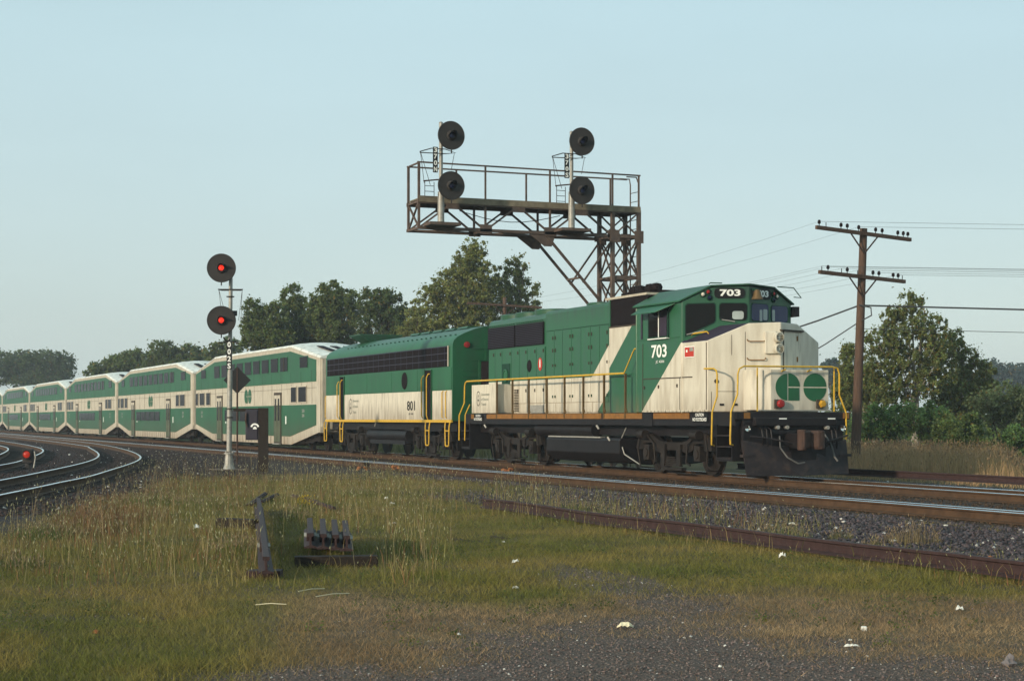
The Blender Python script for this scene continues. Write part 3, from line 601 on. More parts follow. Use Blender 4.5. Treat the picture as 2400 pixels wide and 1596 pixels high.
    s.box((19.688, 36.74, 2.385), (19.70, 39.42, 2.41)); s.box((19.69, 37.38, 1.6), (19.70, 37.395, 2.385)); s.box((19.69, 39.4, 1.6), (19.70, 39.42, 3.3)); s.box((19.69, 36.03, 1.6), (19.70, 36.045, 3.2)); s.build('panel_seam', mseam, L)
    for y, z in ((38.5, 2.19), (37.5, 2.2), (39.3, 2.18)): MB().box((19.68, y, z - .04), (19.70, y + .05, z + .04)).build('latch', mseam, L)
    b = MB()
    for k in range(16): b.box((19.66, 36.1 + k * .2, 1.555), (19.70, 36.26 + k * .2, 1.60))
    b.build('sill_lip', mcoach, L)
    # wipers, grab on the slope, black fitting on the cab corner
    o, X, ln = facet(None, cabf); Nn = X.cross(UP)
    MB().tube([o + X * .12 + UP * 3.44 + Nn * .04, o + X * .55 + UP * 3.55 + Nn * .05], .014, 5).build('wiper', mgal, L); MB().tube([o + X * .98 + UP * 3.81 + Nn * .04, o + X * 1.3 + UP * 3.76 + Nn * .06], .014, 5).build('wiper', mgal, L)
    MB().tube([(19.95, 37.25, 3.36), (19.93, 37.2, 3.46), (20.1, 36.75, 3.5), (20.15, 36.7, 3.42)], .018, 6).build('grab_iron', myel, L)
    MB().box((22.8, 37.2, 3.95), (22.98, 37.8, 4.2)).build('far_mirror', mblk, L); MB().tube([(22.2, 36.95, 4.66), (22.75, 37.1, 4.66), (23.0, 37.15, 4.42), (22.7, 37.0, 4.42)], .014, 5).build('roof_grab_iron', mg, L)
    # ------------ nose face
    o, X, ln = facet(None, nosf); Nn = X.cross(UP)
    def P(x, z, l=.01): return o + X * x + UP * z + Nn * l
    for z, x0, x1 in ((3.22, .95, 1.38), (2.78, .95, 1.38), (2.30, .98, 1.12), (1.84, .98, 1.12)):
        MB().tube([P(x0, z + .05), P(x0, z + .03, .05), P(x0 + .03, z, .07), P(x1 - .03, z, .07), P(x1, z + .03, .05), P(x1, z + .05)], .012, 6).build('grab_iron', mor, L)
    s = MB()
    for x, z0, z1 in ((.9, 1.6, 3.45), (.58, 2.9, 3.38)):
        s.obox(P(x, z0, .0), X, UP, Nn, (0, 0, -.01), (.012, z1 - z0, .004))
    s.obox(P(.25, 2.03, 0), X, UP, Nn, (0, 0, -.01), (.45, .012, .004)); s.obox(P(.10, 1.6, 0), X, UP, Nn, (0, 0, -.01), (.012, .43, .004)); s.build('nose_seam', mseam, L)
    for x in (.30, .62): MB().obox(P(x, 1.70), X, UP, Nn, (0, 0, -.005), (.10, .05, .012)).build('nose_slot', mblk, L)
    b = MB().lathe([(.05, 0), (.05, .02), (0, .02)], P(.22, 2.28), Nn, 12).build('cable_socket', mseam, L)
    hb = MB().obox(P(1.36, 2.92, 0), X, UP, Nn, (0, 0, -.02), (.28, .54, .09)).build('headlight_housing', mc, L, bevel=.03)
    fd = Vector((0.05, -1, 0)).normalized()
    for z in (3.37, 3.10):
        p = Vector((21.14, 35.20, z - .06)); h = MB().lathe([(.12, -.02), (.12, .12), (.10, .125), (.10, .09)], p, fd * 1, 22).build('headlight', mc, L, smooth=True)
        MB().lathe([(.10, .115), (.09, .06), (.05, .02), (0, .01)], p, fd, 20).build('reflector', mchrome, h, smooth=True); MB().lathe([(.035, .03), (.03, .09), (0, .1)], p, fd, 12).build('bulb', mlamp, h, smooth=True)
    # door in the far facet
    o2, X2, l2 = facet(None, nosf, False); N2 = X2.cross(UP)
    dr = MB().obox(o2 + X2 * .12 + UP * 2.55, X2, UP, N2, (0, 0, -.02), (.78, .90, .018)).build('nose_door', mc, L, bevel=.01)
    MB().obox(o2 + X2 * -.02 + UP * 3.47, X2, UP, N2, (0, 0, -.02), (.98, .035, .06)).build('door_drip', mseam, dr); MB().obox(o2 + X2 * .09 + UP * 2.5, X2, UP, N2, (0, 0, -.01), (.03, .97, .012)).build('door_gap', mseam, dr)
    for z in (2.75, 3.25): MB().obox(o2 + X2 * .68 + UP * z, X2, UP, N2, (0, 0, 0), (.035, .12, .04)).build('door_hinge', mor, dr)
    # ------------ front box with the round G and O
    b = MB(); b.prism([(20.42, 35.55), (20.42, 35.17), (20.76, 34.85), (22.33, 34.85), (22.33, 35.5)], (0, 0, 1.59), (1, 0, 0), (0, 1, 0), (0, 0, .95)); fb = b.build('front_bulkhead', mc, L, bevel=.01)
    go_logo(fb, (21.58, 34.848, 2.13), (1, 0, 0), (0, 0, 1), .71, .345, mg, .0, True)
    for n, m, sh in ((20.98, mred, 20), (22.12, mamb, 6)):
        q = MB().box((n - .14, 34.80, 1.63), (n + .04, 34.86, 1.84)).build('marker_bracket', mseam, fb); MB().lathe([(.095, 0), (.095, .05), (.07, .075), (0, .08)], (n, 34.80, 1.74), (0, -1, 0), sh).build('marker_lamp', m, q, smooth=True)
    MB().box((20.42, 34.82, 1.57), (22.4, 34.9, 1.595)).build('bulkhead_lip', mgal, fb)
    # ------------ end sheet, plow, coupler
    b = MB(); b.box((19.72, 34.65, 1.36), (22.80, 34.80, 1.545)); b.box((19.90, 34.66, .62), (22.62, 34.80, 1.36)); b.build('end_sheet', mblk, L, bevel=.02)
    b = MB(); b.box((20.15, 34.52, 1.22), (22.35, 34.66, 1.42)); b.build('anticlimber', mblk, L, bevel=.02)
    for n in (20.0, 22.68): MB().box((n - .08, 34.635, 1.39), (n + .08, 34.652, 1.53)).build('orange_panel', mor, L)
    for n in (20.88, 22.20): MB().box((n - .10, 34.51, 1.375), (n + .10, 34.52, 1.405)).build('white_plate', mwhite, L)
    for n in (19.98, 22.56):
        h = MB().lathe([(.085, -.04), (.085, .04), (.07, .05)], (n, 34.62, 1.16), (0, -1, 0), 16).build('ditch_light', mblk, L, smooth=True); MB().lathe([(.07, .045), (.05, .015), (0, .0)], (n, 34.62, 1.16), (0, -1, 0), 14).build('reflector', mchrome, h, smooth=True)
    b = MB(); pl = [(19.80, .90), (20.9, .72), (21.05, .66), (21.05, .42), (21.75, .42), (21.75, .66), (21.95, .72), (22.62, .90), (22.62, .10), (21.25, .07), (19.88, .07)]
    kk = len(pl); fy = lambda n, z: 34.55 - (.32 - .20 * abs(n - NC) / 1.5) * (1 - z / .95)
    b.v = [(n, fy(n, z), z) for n, z in pl] + [(n, fy(n, z) + .05, z) for n, z in pl]
    b.f = [(0, 1, 2, 3, 9, 10), (3, 4, 9), (4, 5, 6, 7, 8, 9)] + [tuple(i + kk for i in f[::-1]) for f in ((0, 1, 2, 3, 9, 10), (3, 4, 9), (4, 5, 6, 7, 8, 9))] + [(i, (i + 1) % kk, kk + (i + 1) % kk, kk + i)[::-1] for i in range(kk)]
    b.f = [f[::-1] for f in b.f]; b.mi = [0] * len(b.f); plw = b.build('snow_plow', mplow, L)
    b = MB(); b.box((21.0, 34.05, .70), (21.5, 34.7, 1.05)); b.build('coupler_pocket', mblk, L, bevel=.02)
    b = MB(); b.prism([(-.22, 0), (.24, 0), (.28, .20), (.24, .38), (.08, .40), (.0, .22), (-.12, .30), (-.30, .42), (-.36, .22)], (21.34, 34.25, .70), (1, 0, 0), (0, -1, 0), (0, 0, .42)); cp_ = b.build('coupler', mrust, L, bevel=.05)
    MB().cyl((21.06, 33.98, .66), (21.06, 33.98, 1.14), .11, n=14).build('coupler_knuckle', mrust, cp_, bevel=.03); MB().cyl((21.52, 34.0, .68), (21.52, 34.0, 1.12), .14, n=14).build('coupler_guard', mrust, cp_, bevel=.03)
    MB().box((20.8, 34.45, .35), (22.0, 34.6, .75)).build('plow_gap_shade', mblk, L)  # dark block put in as the shade behind the plow opening
    MB().tube([(20.0, 34.5, .98), (20.3, 34.36, .95), (21.05, 34.28, .82), (21.2, 34.2, .78)], .022, 6).build('uncoupling_lever', mplow, L); MB().tube([(21.9, 34.25, .85), (22.2, 34.3, .92), (22.6, 34.45, 1.0)], .022, 6).build('uncoupling_lever', mplow, L)
    MB().tube([(20.75, 34.45, .98), (20.62, 34.2, .72), (20.70, 34.02, .50), (20.95, 33.96, .36), (21.15, 34.0, .38)], .020, 7).build('air_hose', mhose, L); MB().tube([(22.0, 34.5, 1.02), (22.03, 34.28, .8), (22.05, 34.15, .5), (22.1, 34.1, .4)], .024, 7).build('air_hose', mhose, L)
    for n, z in ((20.75, 1.19), (21.0, 1.19), (22.1, 1.18), (21.45, 1.09)): MB().cyl((n, 34.5, z), (n, 34.64, z), .045).build('hose_fitting', mgal, L)
    for n, z0, dz in ((20.30, 1.18, .42), (20.42, 1.18, .50), (20.54, 1.18, .46), (22.18, 1.16, .44), (22.30, 1.16, .50), (21.9, 1.12, .5)):
        MB().tube([(n, 34.62, z0), (n + .01, 34.50, z0 - .05), (n + .02, 34.46, z0 - dz * .6), (n + .05, 34.52, z0 - dz), (n + .10, 34.58, z0 - dz + .03)], .020, 6).build('jumper_hose', mblk, L)
    for n in (19.95, 22.55): MB().box((n - .16, 34.45, .50), (n + .16, 34.62, .56)).build('pilot_step', mplow, L)
    MB().box((20.6, 34.56, 1.02), (22.0, 34.64, 1.12)).build('drawbar_plate', mblk, L, bevel=.02)
    # ------------ handrails
    def arc(pts): return pts
    MB().tube([(19.66, 34.7, .78), (19.57, 34.66, .80), (19.56, 34.65, .95), (19.58, 34.65, 1.55), (19.75, 34.65, 1.95), (19.76, 34.65, 2.42), (19.80, 34.65, 2.54), (19.92, 34.65, 2.60), (22.3, 34.65, 2.61), (22.45, 34.65, 2.58), (22.5, 34.65, 2.45), (22.5, 34.65, 1.95), (22.68, 34.65, 1.55), (22.70, 34.65, .95), (22.66, 34.66, .82)], .021, 8).build('front_handrail', myel, L)
    MB().tube([(19.68, 35.62, .75), (19.58, 35.57, .78), (19.57, 35.55, .92), (19.58, 35.54, 1.55), (19.70, 35.52, 1.92), (19.70, 35.52, 2.42), (19.70, 35.56, 2.52), (19.70, 35.68, 2.57), (19.70, 36.15, 2.58)], .021, 8).build('side_handrail', myel, L)
    for n, a in ((20.42, 34.9), (22.42, 34.75)): MB().tube([(n, a, 1.56), (n, a, 2.58)], .018, 6).build('handrail_post', myel, L)
    for n in (21.05, 21.75): MB().tube([(n, 34.68, 2.54), (n, 34.86, 2.50)], .02, 6).build('handrail_bracket', myel, L)
    MB().tube([(19.60, 52.62, .68), (19.60, 52.6, 1.5), (19.72, 52.45, 1.9), (19.72, 52.42, 2.45), (19.72, 52.35, 2.56), (19.72, 52.2, 2.60), (19.74, 51.0, 2.60), (19.74, 40.6, 2.58)], .027, 8).build('side_handrail', myel, L)
    MB().tube([(19.60, 52.1, .68), (19.60, 52.05, 1.52), (19.72, 51.95, 1.85)], .021, 8).build('step_handrail', myel, L); MB().tube([(19.74, 40.6, 2.58), (19.78, 40.15, 3.12), (19.78, 40.05, 3.2), (19.78, 39.7, 3.2)], .02, 6).build('cab_handrail', myel, L)
    for y in (49.64, 48.35, 47.07, 45.72, 44.45, 43.17, 41.83, 40.52):
        s = MB(); s.prism([(-.03, 1.40), (.03, 1.40), (.03, 2.57), (-.03, 2.57)], (19.72, y, 0), (0, 1, 0), (0, 0, 1), (.045, 0, 0)); s.prism([(-.03, 1.56), (-.13, 1.56), (-.03, 1.72)], (19.73, y, 0), (0, 1, 0), (0, 0, 1), (.02, 0, 0)); s.build('stanchion', mstan, L)
    # ------------ steps
    for y in (34.85, 51.95):
        b = MB(); b.box((20.05, y, .42), (20.46, y + .03, 1.25)); b.box((19.72, y + .0, .40), (20.46, y + .75, .44)); b.box((19.72, y, .44), (20.05, y + .03, 1.25)); b.box((19.72, y + .72, .44), (20.46, y + .75, 1.25)); sp_ = b.build('step_well', mblk, L)
        for z in (.45, .72, .98): MB().box((19.70, y + .03, z), (20.05, y + .72, z + .03)).build('step', mplow, sp_)
    # ------------ tanks and trucks
    b = MB(); b.prism([(-.92, .88), (-.95, .80), (-.95, .45), (-.80, .22), (-.4, .16), (.4, .16), (.80, .22), (.95, .45), (.95, .80), (.92, .88)], (NC, 41.0, 0), (1.45 / .95, 0, 0), (0, 0, 1), (0, 4.9, 0)); ft = b.build('fuel_tank', mblk, L, bevel=.03)
    MB().box((19.80, 42.2, .865), (19.95, 45.75, .90)).build('tank_highlight', mgal, ft, label='pale strip painted as a highlight along the tank top')  # pale strip stands in for light catching the tank's upper edge
    MB().cyl((20.05, 42.9, 1.08), (20.05, 46.9, 1.08), .20, n=20).build('air_reservoir', mblk, L, smooth=True)
    for y, z in ((42.2, 1.16), (41.5, .85), (50.6, 1.15)): MB().cyl((19.76, y, z - .05), (19.72, y + .06, z + .05), .03, n=8).build('drain_valve', mgal, L)
    b = MB(); b.tube([(19.9, 40.8, 1.15), (19.88, 41.1, .8), (19.9, 40.9, .45), (20.0, 40.2, .2)], .018, 6).build('sand_hose', mgal, L)
    truck(L, 38.35, nn=20.0); truck(L, 48.75, nn=20.0)
    return L

def ring(b, x, y, z, ry, rz, t, n=32):            # stadium shaped ring on a wall facing -X
    def pt(a, k):
        c, s = math.cos(a), math.sin(a); rr = ry - k; return (x, y - rr * c, z + (rz - ry) * (1 if s >= 0 else -1) + rr * s)
    k0 = len(b.v)
    for i in range(n):
        a = 2 * math.pi * (i + .5) / n; b.v.append(pt(a, 0)); b.v.append(pt(a, t))
    for i in range(n): a = k0 + 2 * i; c = k0 + 2 * ((i + 1) % n); b.f.append((a, c, c + 1, a + 1)); b.mi.append(0)
def trillium(x, y, z, s, parent):
    for a, l in ((90, 1.2), (215, .8), (325, .8)):
        b = MB(); d = (math.cos(R(a)), math.sin(R(a))); p = (-d[1], d[0])
        pts = [(0, 0), (d[0] * .5 * l + p[0] * .32, d[1] * .5 * l + p[1] * .32), (d[0] * l, d[1] * l), (d[0] * .5 * l - p[0] * .32, d[1] * .5 * l - p[1] * .32)]
        pts2 = [(q[0] * .62, q[1] * .62 + .0) for q in pts]
        b.v = [(x - .001, y - q[0] * s, z + q[1] * s - (0 if a == 90 else .02)) for q in pts] + [(x - .001, y - (q[0] * .66 + d[0] * .14) * s, z + (q[1] * .66 + d[1] * .14) * s - (0 if a == 90 else .02)) for q in pts]
        b.f = [(i, (i + 1) % 4, 4 + (i + 1) % 4, 4 + i) for i in range(4)]; b.mi = [0] * 4; b.build('petal', mblack, parent)
    b = MB(); b.v = [(x - .001, y - s * .12, z - s * .3), (x - .001, y + s * .12, z - s * .3), (x - .001, y, z - s * 1.25)]; b.f = [(0, 1, 2)]; b.mi = [0]; b.build('stem', mblack, parent)
def go_logo(parent, c, X, Y, w, h, m, lift=0, border=False):
    """round letters G and O joined by a bar: two discs with gaps; w,h = half width and height of the whole mark"""
    c, X, Y = Vector(c), Vector(X).normalized(), Vector(Y).normalized(); Nn = X.cross(Y)
    r = h; g = .028 * (h / .42) * 1.3; cx = w - r * .98
    sx = 1.0
    def half(cxx, a0, a1, dx, dy):
        b = MB(); b.prism([(cxx + dx + (r - g) * math.cos(R(a0 + (a1 - a0) * i / 16)) , dy + (r - g) * math.sin(R(a0 + (a1 - a0) * i / 16))) for i in range(17)], c + Nn * lift, X, Y, Nn * .006); b.build('logo_piece', m, parent)
    # letter O on the right: upper and lower halves
    half(cx, 0, 180, 0, g / 2); half(cx, 180, 360, 0, -g / 2)
    # letter G on the left: left half disc, upper right quarter, lower right block with squared outer corner
    half(-cx, 90, 270, -g / 2 + .0, 0)
    q = [(-cx + g / 2, g / 2)] + [(-cx + g / 2 + (r - g) * math.cos(R(a)), g / 2 + (r - g) * math.sin(R(a))) for a in np.linspace(0, 90, 9)]
    MB().prism(q, c + Nn * lift, X, Y, Nn * .006).build('logo_piece', m, parent)
    MB().prism([(-cx + g / 2, -g / 2), (-cx + g / 2, -r + g), (-cx + r - g, -r + g), (-cx + r - g, -g / 2)], c + Nn * lift, X, Y, Nn * .006).build('logo_piece', m, parent)

loco = locomotive()

# ------------------------------------------------------------------ cabless unit 801
def unit801():
    C0 = 61.2
    U = root('power_car', (NC, C0, 0), 'cabless green and cream booster unit numbered 801 behind the locomotive', 'locomotive')
    pr = [(19.75, 1.31), (19.75, 3.86), (19.80, 4.00), (19.92, 4.12), (20.15, 4.24), (20.55, 4.40), (20.95, 4.50), (NC, 4.53), (21.55, 4.50), (21.95, 4.40), (22.35, 4.24), (22.58, 4.12), (22.70, 4.00), (22.75, 3.86), (22.75, 1.31)]
    b = MB(); b.prism(pr, (0, 53.65, 0), (1, 0, 0), (0, 0, 1), (0, 15.2, 0)); b.build('body', mg, U, smooth=True)
    MB().box((19.95, 53.8, .95), (22.55, 68.6, 1.31)).build('underframe', mblk, U)
    # cream lower panels
    ed = [53.68, 55.62, 56.42, 58.31, 60.88, 63.52, 66.12, 66.75, 68.83]
    for i, (a, c) in enumerate(zip(ed[:-1], ed[1:])):
        if i in (1, 6): continue
        MB().box((19.727, a + .012, 1.35), (19.75, c - .012, 2.34)).build('cream_panel', mc, U, bevel=.006)
    for a, c in ((53.72, 55.65), (56.45, 57.2), (57.2, 60.1), (60.1, 63.13), (63.13, 66.1), (66.8, 68.8)): MB().box((19.734, a + .012, 2.36), (19.75, c - .012, 3.10)).build('green_panel', mg, U, bevel=.005)
    MB().box((19.70, 53.66, 1.26), (19.76, 68.83, 1.35)).build('sill_stripe', myel, U)
    # grille band in three rows
    g = MB().box((19.725, 54.0, 3.14), (19.752, 68.6, 3.81)).build('grille_band', mdark, U)
    b = MB()
    for z in (3.345, 3.575): b.box((19.712, 54.0, z), (19.727, 68.6, z + .022))
    b.box((19.712, 54.0, 3.80), (19.727, 68.6, 3.83)); b.build('grille_bar', mgrid, g)
    b = MB()
    for k in range(22): b.box((19.716, 54.35 + k * .66, 3.15), (19.727, 54.365 + k * .66, 3.80))
    b.build('grille_divider', mgrid, g)['kind'] = 'stuff'
    b = MB()
    for k in range(20): b.box((19.72, 54.02, 3.16 + k * .0325), (19.727, 68.55, 3.168 + k * .0325))
    b.build('louvre', mdark, g)['kind'] = 'stuff'
    MB().box((19.70, 53.96, 3.14), (19.73, 54.02, 3.83)).build('grille_end_strip', mcoach, g)
    # doors with yellow grab irons
    for a, c in ((55.68, 56.36), (66.16, 66.72)):
        d = MB().box((19.72, a, 1.36), (19.752, c, 3.06)).build('side_door', mdark, U)
        MB().box((19.70, a - .03, 1.36), (19.735, a, 3.08)).box((19.70, c, 1.36), (19.735, c + .03, 3.08)).build('door_frame', mg, d)
        MB().tube([(19.69, a + .28, 1.36), (19.64, a + .28, 1.5), (19.64, a + .28, 2.8), (19.68, a + .22, 2.93), (19.74, a + .18, 2.93)], .022, 7).build('grab_iron', myel, d); MB().tube([(19.69, c + .14, 1.4), (19.64, c + .14, 1.5), (19.64, c + .14, 2.75), (19.68, c + .1, 2.86), (19.74, c + .05, 2.9)], .022, 7).build('grab_iron', myel, d)
    for y in (54.15, 54.5, 68.72): MB().tube([(19.74, y, 1.4), (19.68, y, 1.45), (19.68, y, 2.28), (19.74, y, 2.33)], .02, 6).build('corner_grab_iron', myel, U)
    for y in (54.05, 56.05, 66.45, 68.75):
        st = MB()
        st.tube([(19.72, y - .22, 1.25), (19.70, y - .2, 1.1), (19.70, y - .16, .5), (19.70, y - .12, .47), (19.70, y + .12, .47), (19.70, y + .16, .5), (19.70, y + .2, 1.1), (19.72, y + .22, 1.25)], .026, 6)
        st.tube([(19.70, y - .19, .98), (19.70, y + .19, .98)], .024, 6); st.build('stirrup_step', myel, U)
    MB().lathe([(0, .02), (.30, .02), (.31, 0)], (19.735, 58.6, 2.745), (-1, 0, 0), 26).build('porthole', mdark, U)
    text('801', (19.722, 58.28, 1.68), (0, -1, 0), (0, 0, 1), .86, .34, mblack, U, .01); text('GF  42b', (19.722, 58.1, 1.53), (0, -1, 0), (0, 0, 1), .5, .065, mblack, U, .01)
    b = MB(); ring(b, 19.722, 65.25, 1.87, .19, .30, .03); e = b.build('emblem', mblack, U); trillium(19.72, 65.25, 1.87, .14, e)
    for k, s in enumerate(('Government', 'of Ontario', 'Transit')): text(s, (19.722, 64.93, 2.04 - k * .22), (0, -1, 0), (0, 0, 1), (.78, .66, .44)[k], .10, mgrey, U, .01)
    # roof: hatch line, blisters, winterization hatch, end face fittings
    h = MB(); h.box((20.75, 60.2, 4.44), (21.75, 62.6, 4.56)); 
    for k, y in enumerate((55.2, 56.5, 57.8, 59.1, 60.3)): MB().prism([(-.52, 0), (-.46, .07), (.46, .07), (.52, 0)], (NC + .1, y, 4.50), (1, 0, 0), (0, 0, 1), (0, .95, 0)).build('roof_blister', mg, U)
    b = MB(); bx = [(20.85, 66.1), (21.65, 66.1), (21.65, 67.4), (20.85, 67.4)]; tx = [(20.35, 66.0), (22.15, 66.0), (22.15, 67.5), (20.35, 67.5)]
    b.v = [(x, y, 4.44) for x, y in bx] + [(x, y, 4.74) for x, y in tx] + [(x, y, 4.78) for x, y in tx]; b.f = [(0, 1, 5, 4), (1, 2, 6, 5), (2, 3, 7, 6), (3, 0, 4, 7), (4, 5, 9, 8), (5, 6, 10, 9), (6, 7, 11, 10), (7, 4, 8, 11), (8, 9, 10, 11)]; b.mi = [0] * 9; b.build('winterization_hatch', mg, U)
    b = MB()
    for k in range(26): b.box((20.06, 54.2 + k * .5, 4.205), (20.10, 54.3 + k * .5, 4.235))
    b.build('roof_rivets', mseamg, U)['kind'] = 'stuff'
    F = 53.65
    MB().box((20.75, 53.0, 1.3), (21.75, F, 3.3)).build('diaphragm', mdark, U, bevel=.03); MB().box((20.68, F - .05, 1.3), (20.75, F, 3.35)).build('door_frame', mg, U)
    hl = MB().lathe([(.15, 0), (.15, .12), (.13, .14), (.13, .11)], (21.42, F, 3.44), (0, -1, 0), 20).build('headlight', mg, U, smooth=True); MB().lathe([(.13, .12), (.08, .05), (0, .03)], (21.42, F, 3.44), (0, -1, 0), 16).build('reflector', mchrome, hl, smooth=True)
    m1 = MB().lathe([(.10, 0), (.10, .06), (0, .08)], (20.25, F, 3.86), (0, -1, 0), 14).build('marker_lamp', mred, U); MB().lathe([(.11, 0), (.11, .05), (.06, .06), (0, .06)], (22.2, F, 4.15), (0, -1, 0), 14).build('horn_cover', mg, U)
    b = MB(); b.tube([(20.9, F - .05, 3.2), (20.9, F - .05, 4.05)], .012, 5)
    for z in (3.35, 3.75): b.tube([(20.45, F - .05, z), (21.4, F - .05, z)], .01, 5)
    for k in range(6): b.box((20.1, F - .02, 1.9 + k * .22), (20.7, F, 1.93 + k * .22))
    b.build('end_piping', mg, U); MB().tube([(21.9, F - .08, 2.6), (21.9, F - .08, 3.1)], .03, 6).build('end_grab_iron', myel, U)
    # under gear
    b = MB(); b.box((19.95, 59.2, .45), (22.5, 63.4, 1.0)); b.cyl((20.1, 58.9, .78), (20.1, 63.6, .78), .24, n=16); b.build('fuel_tank', mblk, U, smooth=True)
    MB().cyl((19.76, 62.2, 1.1), (19.76, 62.1, 1.22), .03, n=6).build('drain_valve', mgal, U)
    truck(U, 56.4, nn=20.0); truck(U, 65.9, nn=20.0)
unit801()

# ------------------------------------------------------------------ bilevel coaches
mwin = mat('coach window glass', (.008, .006, .008), .12, var=.3, scale=.8, spec=.02)
mdoor = mat('coach door leaf', (.075, .085, .05), .5, var=.2, scale=4)
mroofw = mat('pale coach roof', (.66, .66, .60), .5, var=.08, scale=1.5, dirt=(.22, .18, .14), dirtamt=.75)
def coach():
    C0 = 82.3
    K = root('bilevel_coach', (NC, C0, 0), 'first double deck coach, behind the black diamond sign and next to unit 801', 'railway coach', 'green and cream double deck coaches')
    poly = [(69.72, .84), (69.72, 3.95), (74.4, 4.58), (90.15, 4.58), (94.88, 3.95), (94.88, .84), (90.4, .24), (74.4, .24)]
    MB().prism(poly, (19.75, 0, 0), (0, 1, 0), (0, 0, 1), (3.0, 0, 0)).build('body', mcoach, K)
    # cambered roof following the outline
    line = [(69.70, 3.95), (74.4, 4.58), (90.15, 4.58), (94.90, 3.95)]; cs = [(19.73, -.02), (19.80, .07), (20.2, .15), (20.7, .20), (NC, .22), (21.8, .20), (22.3, .15), (22.7, .07), (22.77, -.02)]
    b = MB(); k = len(cs)
    for y, z in line:
        for x, dz in cs: b.v.append((x, y, z + dz))
    for i in range(3):
        for j in range(k - 1): a = i * k + j; b.f.append((a, a + 1, a + k + 1, a + k)); b.mi.append(0)
    b.f.append(tuple(range(k))[::-1]); b.f.append(tuple(range(3 * k, 4 * k))); b.mi += [0, 0]; rf = b.build('roof', mroofw, K)
    for y0, y1, s in ((70.6, 72.6, 1), (92.0, 94.0, -1)):
        for n0 in (20.4, 21.0, 21.6):
            v = MB(); z = lambda y: 3.95 + ((y - 69.7) if s > 0 else (94.9 - y)) / 4.7 * .63 + .21
            v.v = [(n0, y0, z(y0)), (n0 + .3, y0, z(y0)), (n0 + .3, y1, z(y1)), (n0, y1, z(y1))]; v.v += [(x, y, zz + .03) for x, y, zz in v.v]; v.f = [(0, 1, 5, 4), (1, 2, 6, 5), (2, 3, 7, 6), (3, 0, 4, 7), (4, 5, 6, 7)]; v.mi = [0] * 5; v.build('roof_vent', mdark, rf)
    # painted panels
    MB().prism([(70.32, 2.97), (70.32, 3.88), (74.52, 4.38), (90.05, 4.37), (94.82, 3.85), (94.82, 2.97)], (19.728, 0, 0), (0, 1, 0), (0, 0, 1), (.022, 0, 0)).build('upper_green_panel', mg, K)
    MB().prism([(70.32, 1.99), (94.84, 1.99), (94.84, 1.1), (90.6, .60), (74.6, .60), (70.32, 1.12)], (19.728, 0, 0), (0, 1, 0), (0, 0, 1), (.022, 0, 0)).build('lower_green_panel', mg, K)
    s = MB()
    for y in np.arange(71.0, 94.6, 1.72):
        s.box((19.742, y, 2.02), (19.75, y + .022, 2.94)); s.box((19.724, y, 3.0), (19.73, y + .012, 3.45))
    s.box((19.742, 70.3, 2.70), (19.75, 94.7, 2.712)); s.build('panel_seam', mseam, K)
    s = MB()
    for y in np.arange(75.0, 90.2, .62): s.box((19.742, y, .26), (19.75, y + .03, .57))
    s.build('skirt_rib', mseam, K)['kind'] = 'stuff'
    def win(y0, y1, z0, z1, fr, name='window', m=mwin, t=.03):
        f_ = MB().box((19.715, y0 - t, z0 - t), (19.73, y1 + t, z1 + t)).build(name, fr, K); MB().box((19.705, y0, z0), (19.716, y1, z1)).build('glass_pane', m, f_); return f_
    for k in range(9):
        y1 = 90.05 - 1.727 * k; f_ = win(y1 - 1.28, y1, 3.52, 4.14, mg)
        if k == 8: MB().box((19.69, y1 - .7, 3.5), (19.706, y1 - .64, 4.16)).build('window_bar', mseam, f_)
    win(71.6, 72.85, 3.60, 4.07, mg); win(92.2, 93.35, 3.57, 4.02, mg)
    for y0, y1 in ((73.5, 74.35), (71.85, 73.1), (94.22, 94.78), (92.6, 93.75), (91.15, 92.05)): win(y0, y1, 2.12, 2.77, mcoach, t=.05)
    for k in range(5): win(79.45 + 1.65 * k, 80.95 + 1.65 * k, 1.27, 1.83, mg)
    for y0 in (76.1, 88.2):
        d = MB().box((19.70, y0, .24), (19.752, y0 + 1.25, 2.58)).build('door', mseam, K)
        for a, c in ((.08, .60), (.66, 1.17)):
            lf = MB().box((19.690, y0 + a, .34), (19.702, y0 + c, 1.98)).build('door_leaf', mdoor, d); MB().box((19.690, y0 + a, 2.0), (19.702, y0 + c, 2.46)).build('upper_leaf', mcoach, d)
            MB().box((19.684, y0 + a + .14, 1.3), (19.692, y0 + c - .14, 2.3)).build('glass_pane', mwin, d)
        MB().box((19.62, y0 + .05, .22), (19.72, y0 + 1.2, .26)).build('door_step', mgal, d)
    for y in (75.2, 87.3): MB().box((19.718, y, 1.15), (19.728, y + .16, 1.50)).build('door_notice', mwhite, K)
    for y in (72.3, 93.2):
        text('20', (19.727, y + .25, 1.66), (0, -1, 0), (0, 0, 1), .42, .14, mgal, K, .03, name='car_number'); text('26', (19.727, y + .25, 1.46), (0, -1, 0), (0, 0, 1), .42, .14, mgal, K, .03, name='car_number')
    go_logo(K, (19.742, 82.6, 2.47), (0, -1, 0), (0, 0, 1), .73, .36, mg, .004)
    # ends
    for y, s in ((69.72, -1), (94.88, 1)):
        MB().box((20.6, y, .9), (21.9, y + s * .36, 3.2)).build('diaphragm', mdark, K)
        MB().box((19.80, y, .95), (20.0, y + s * .14, 3.9)).box((20.15, y, .95), (20.3, y + s * .10, 3.9)).build('end_post', mcoach, K)
        MB().box((19.72, y - .12 if s < 0 else y, .80), (19.9, y if s < 0 else y + .12, 1.05)).build('end_bracket', mcoach, K)
        MB().box((20.95, y, .72), (21.55, y + s * .52, 1.02)).build('coupler', mblk, K)
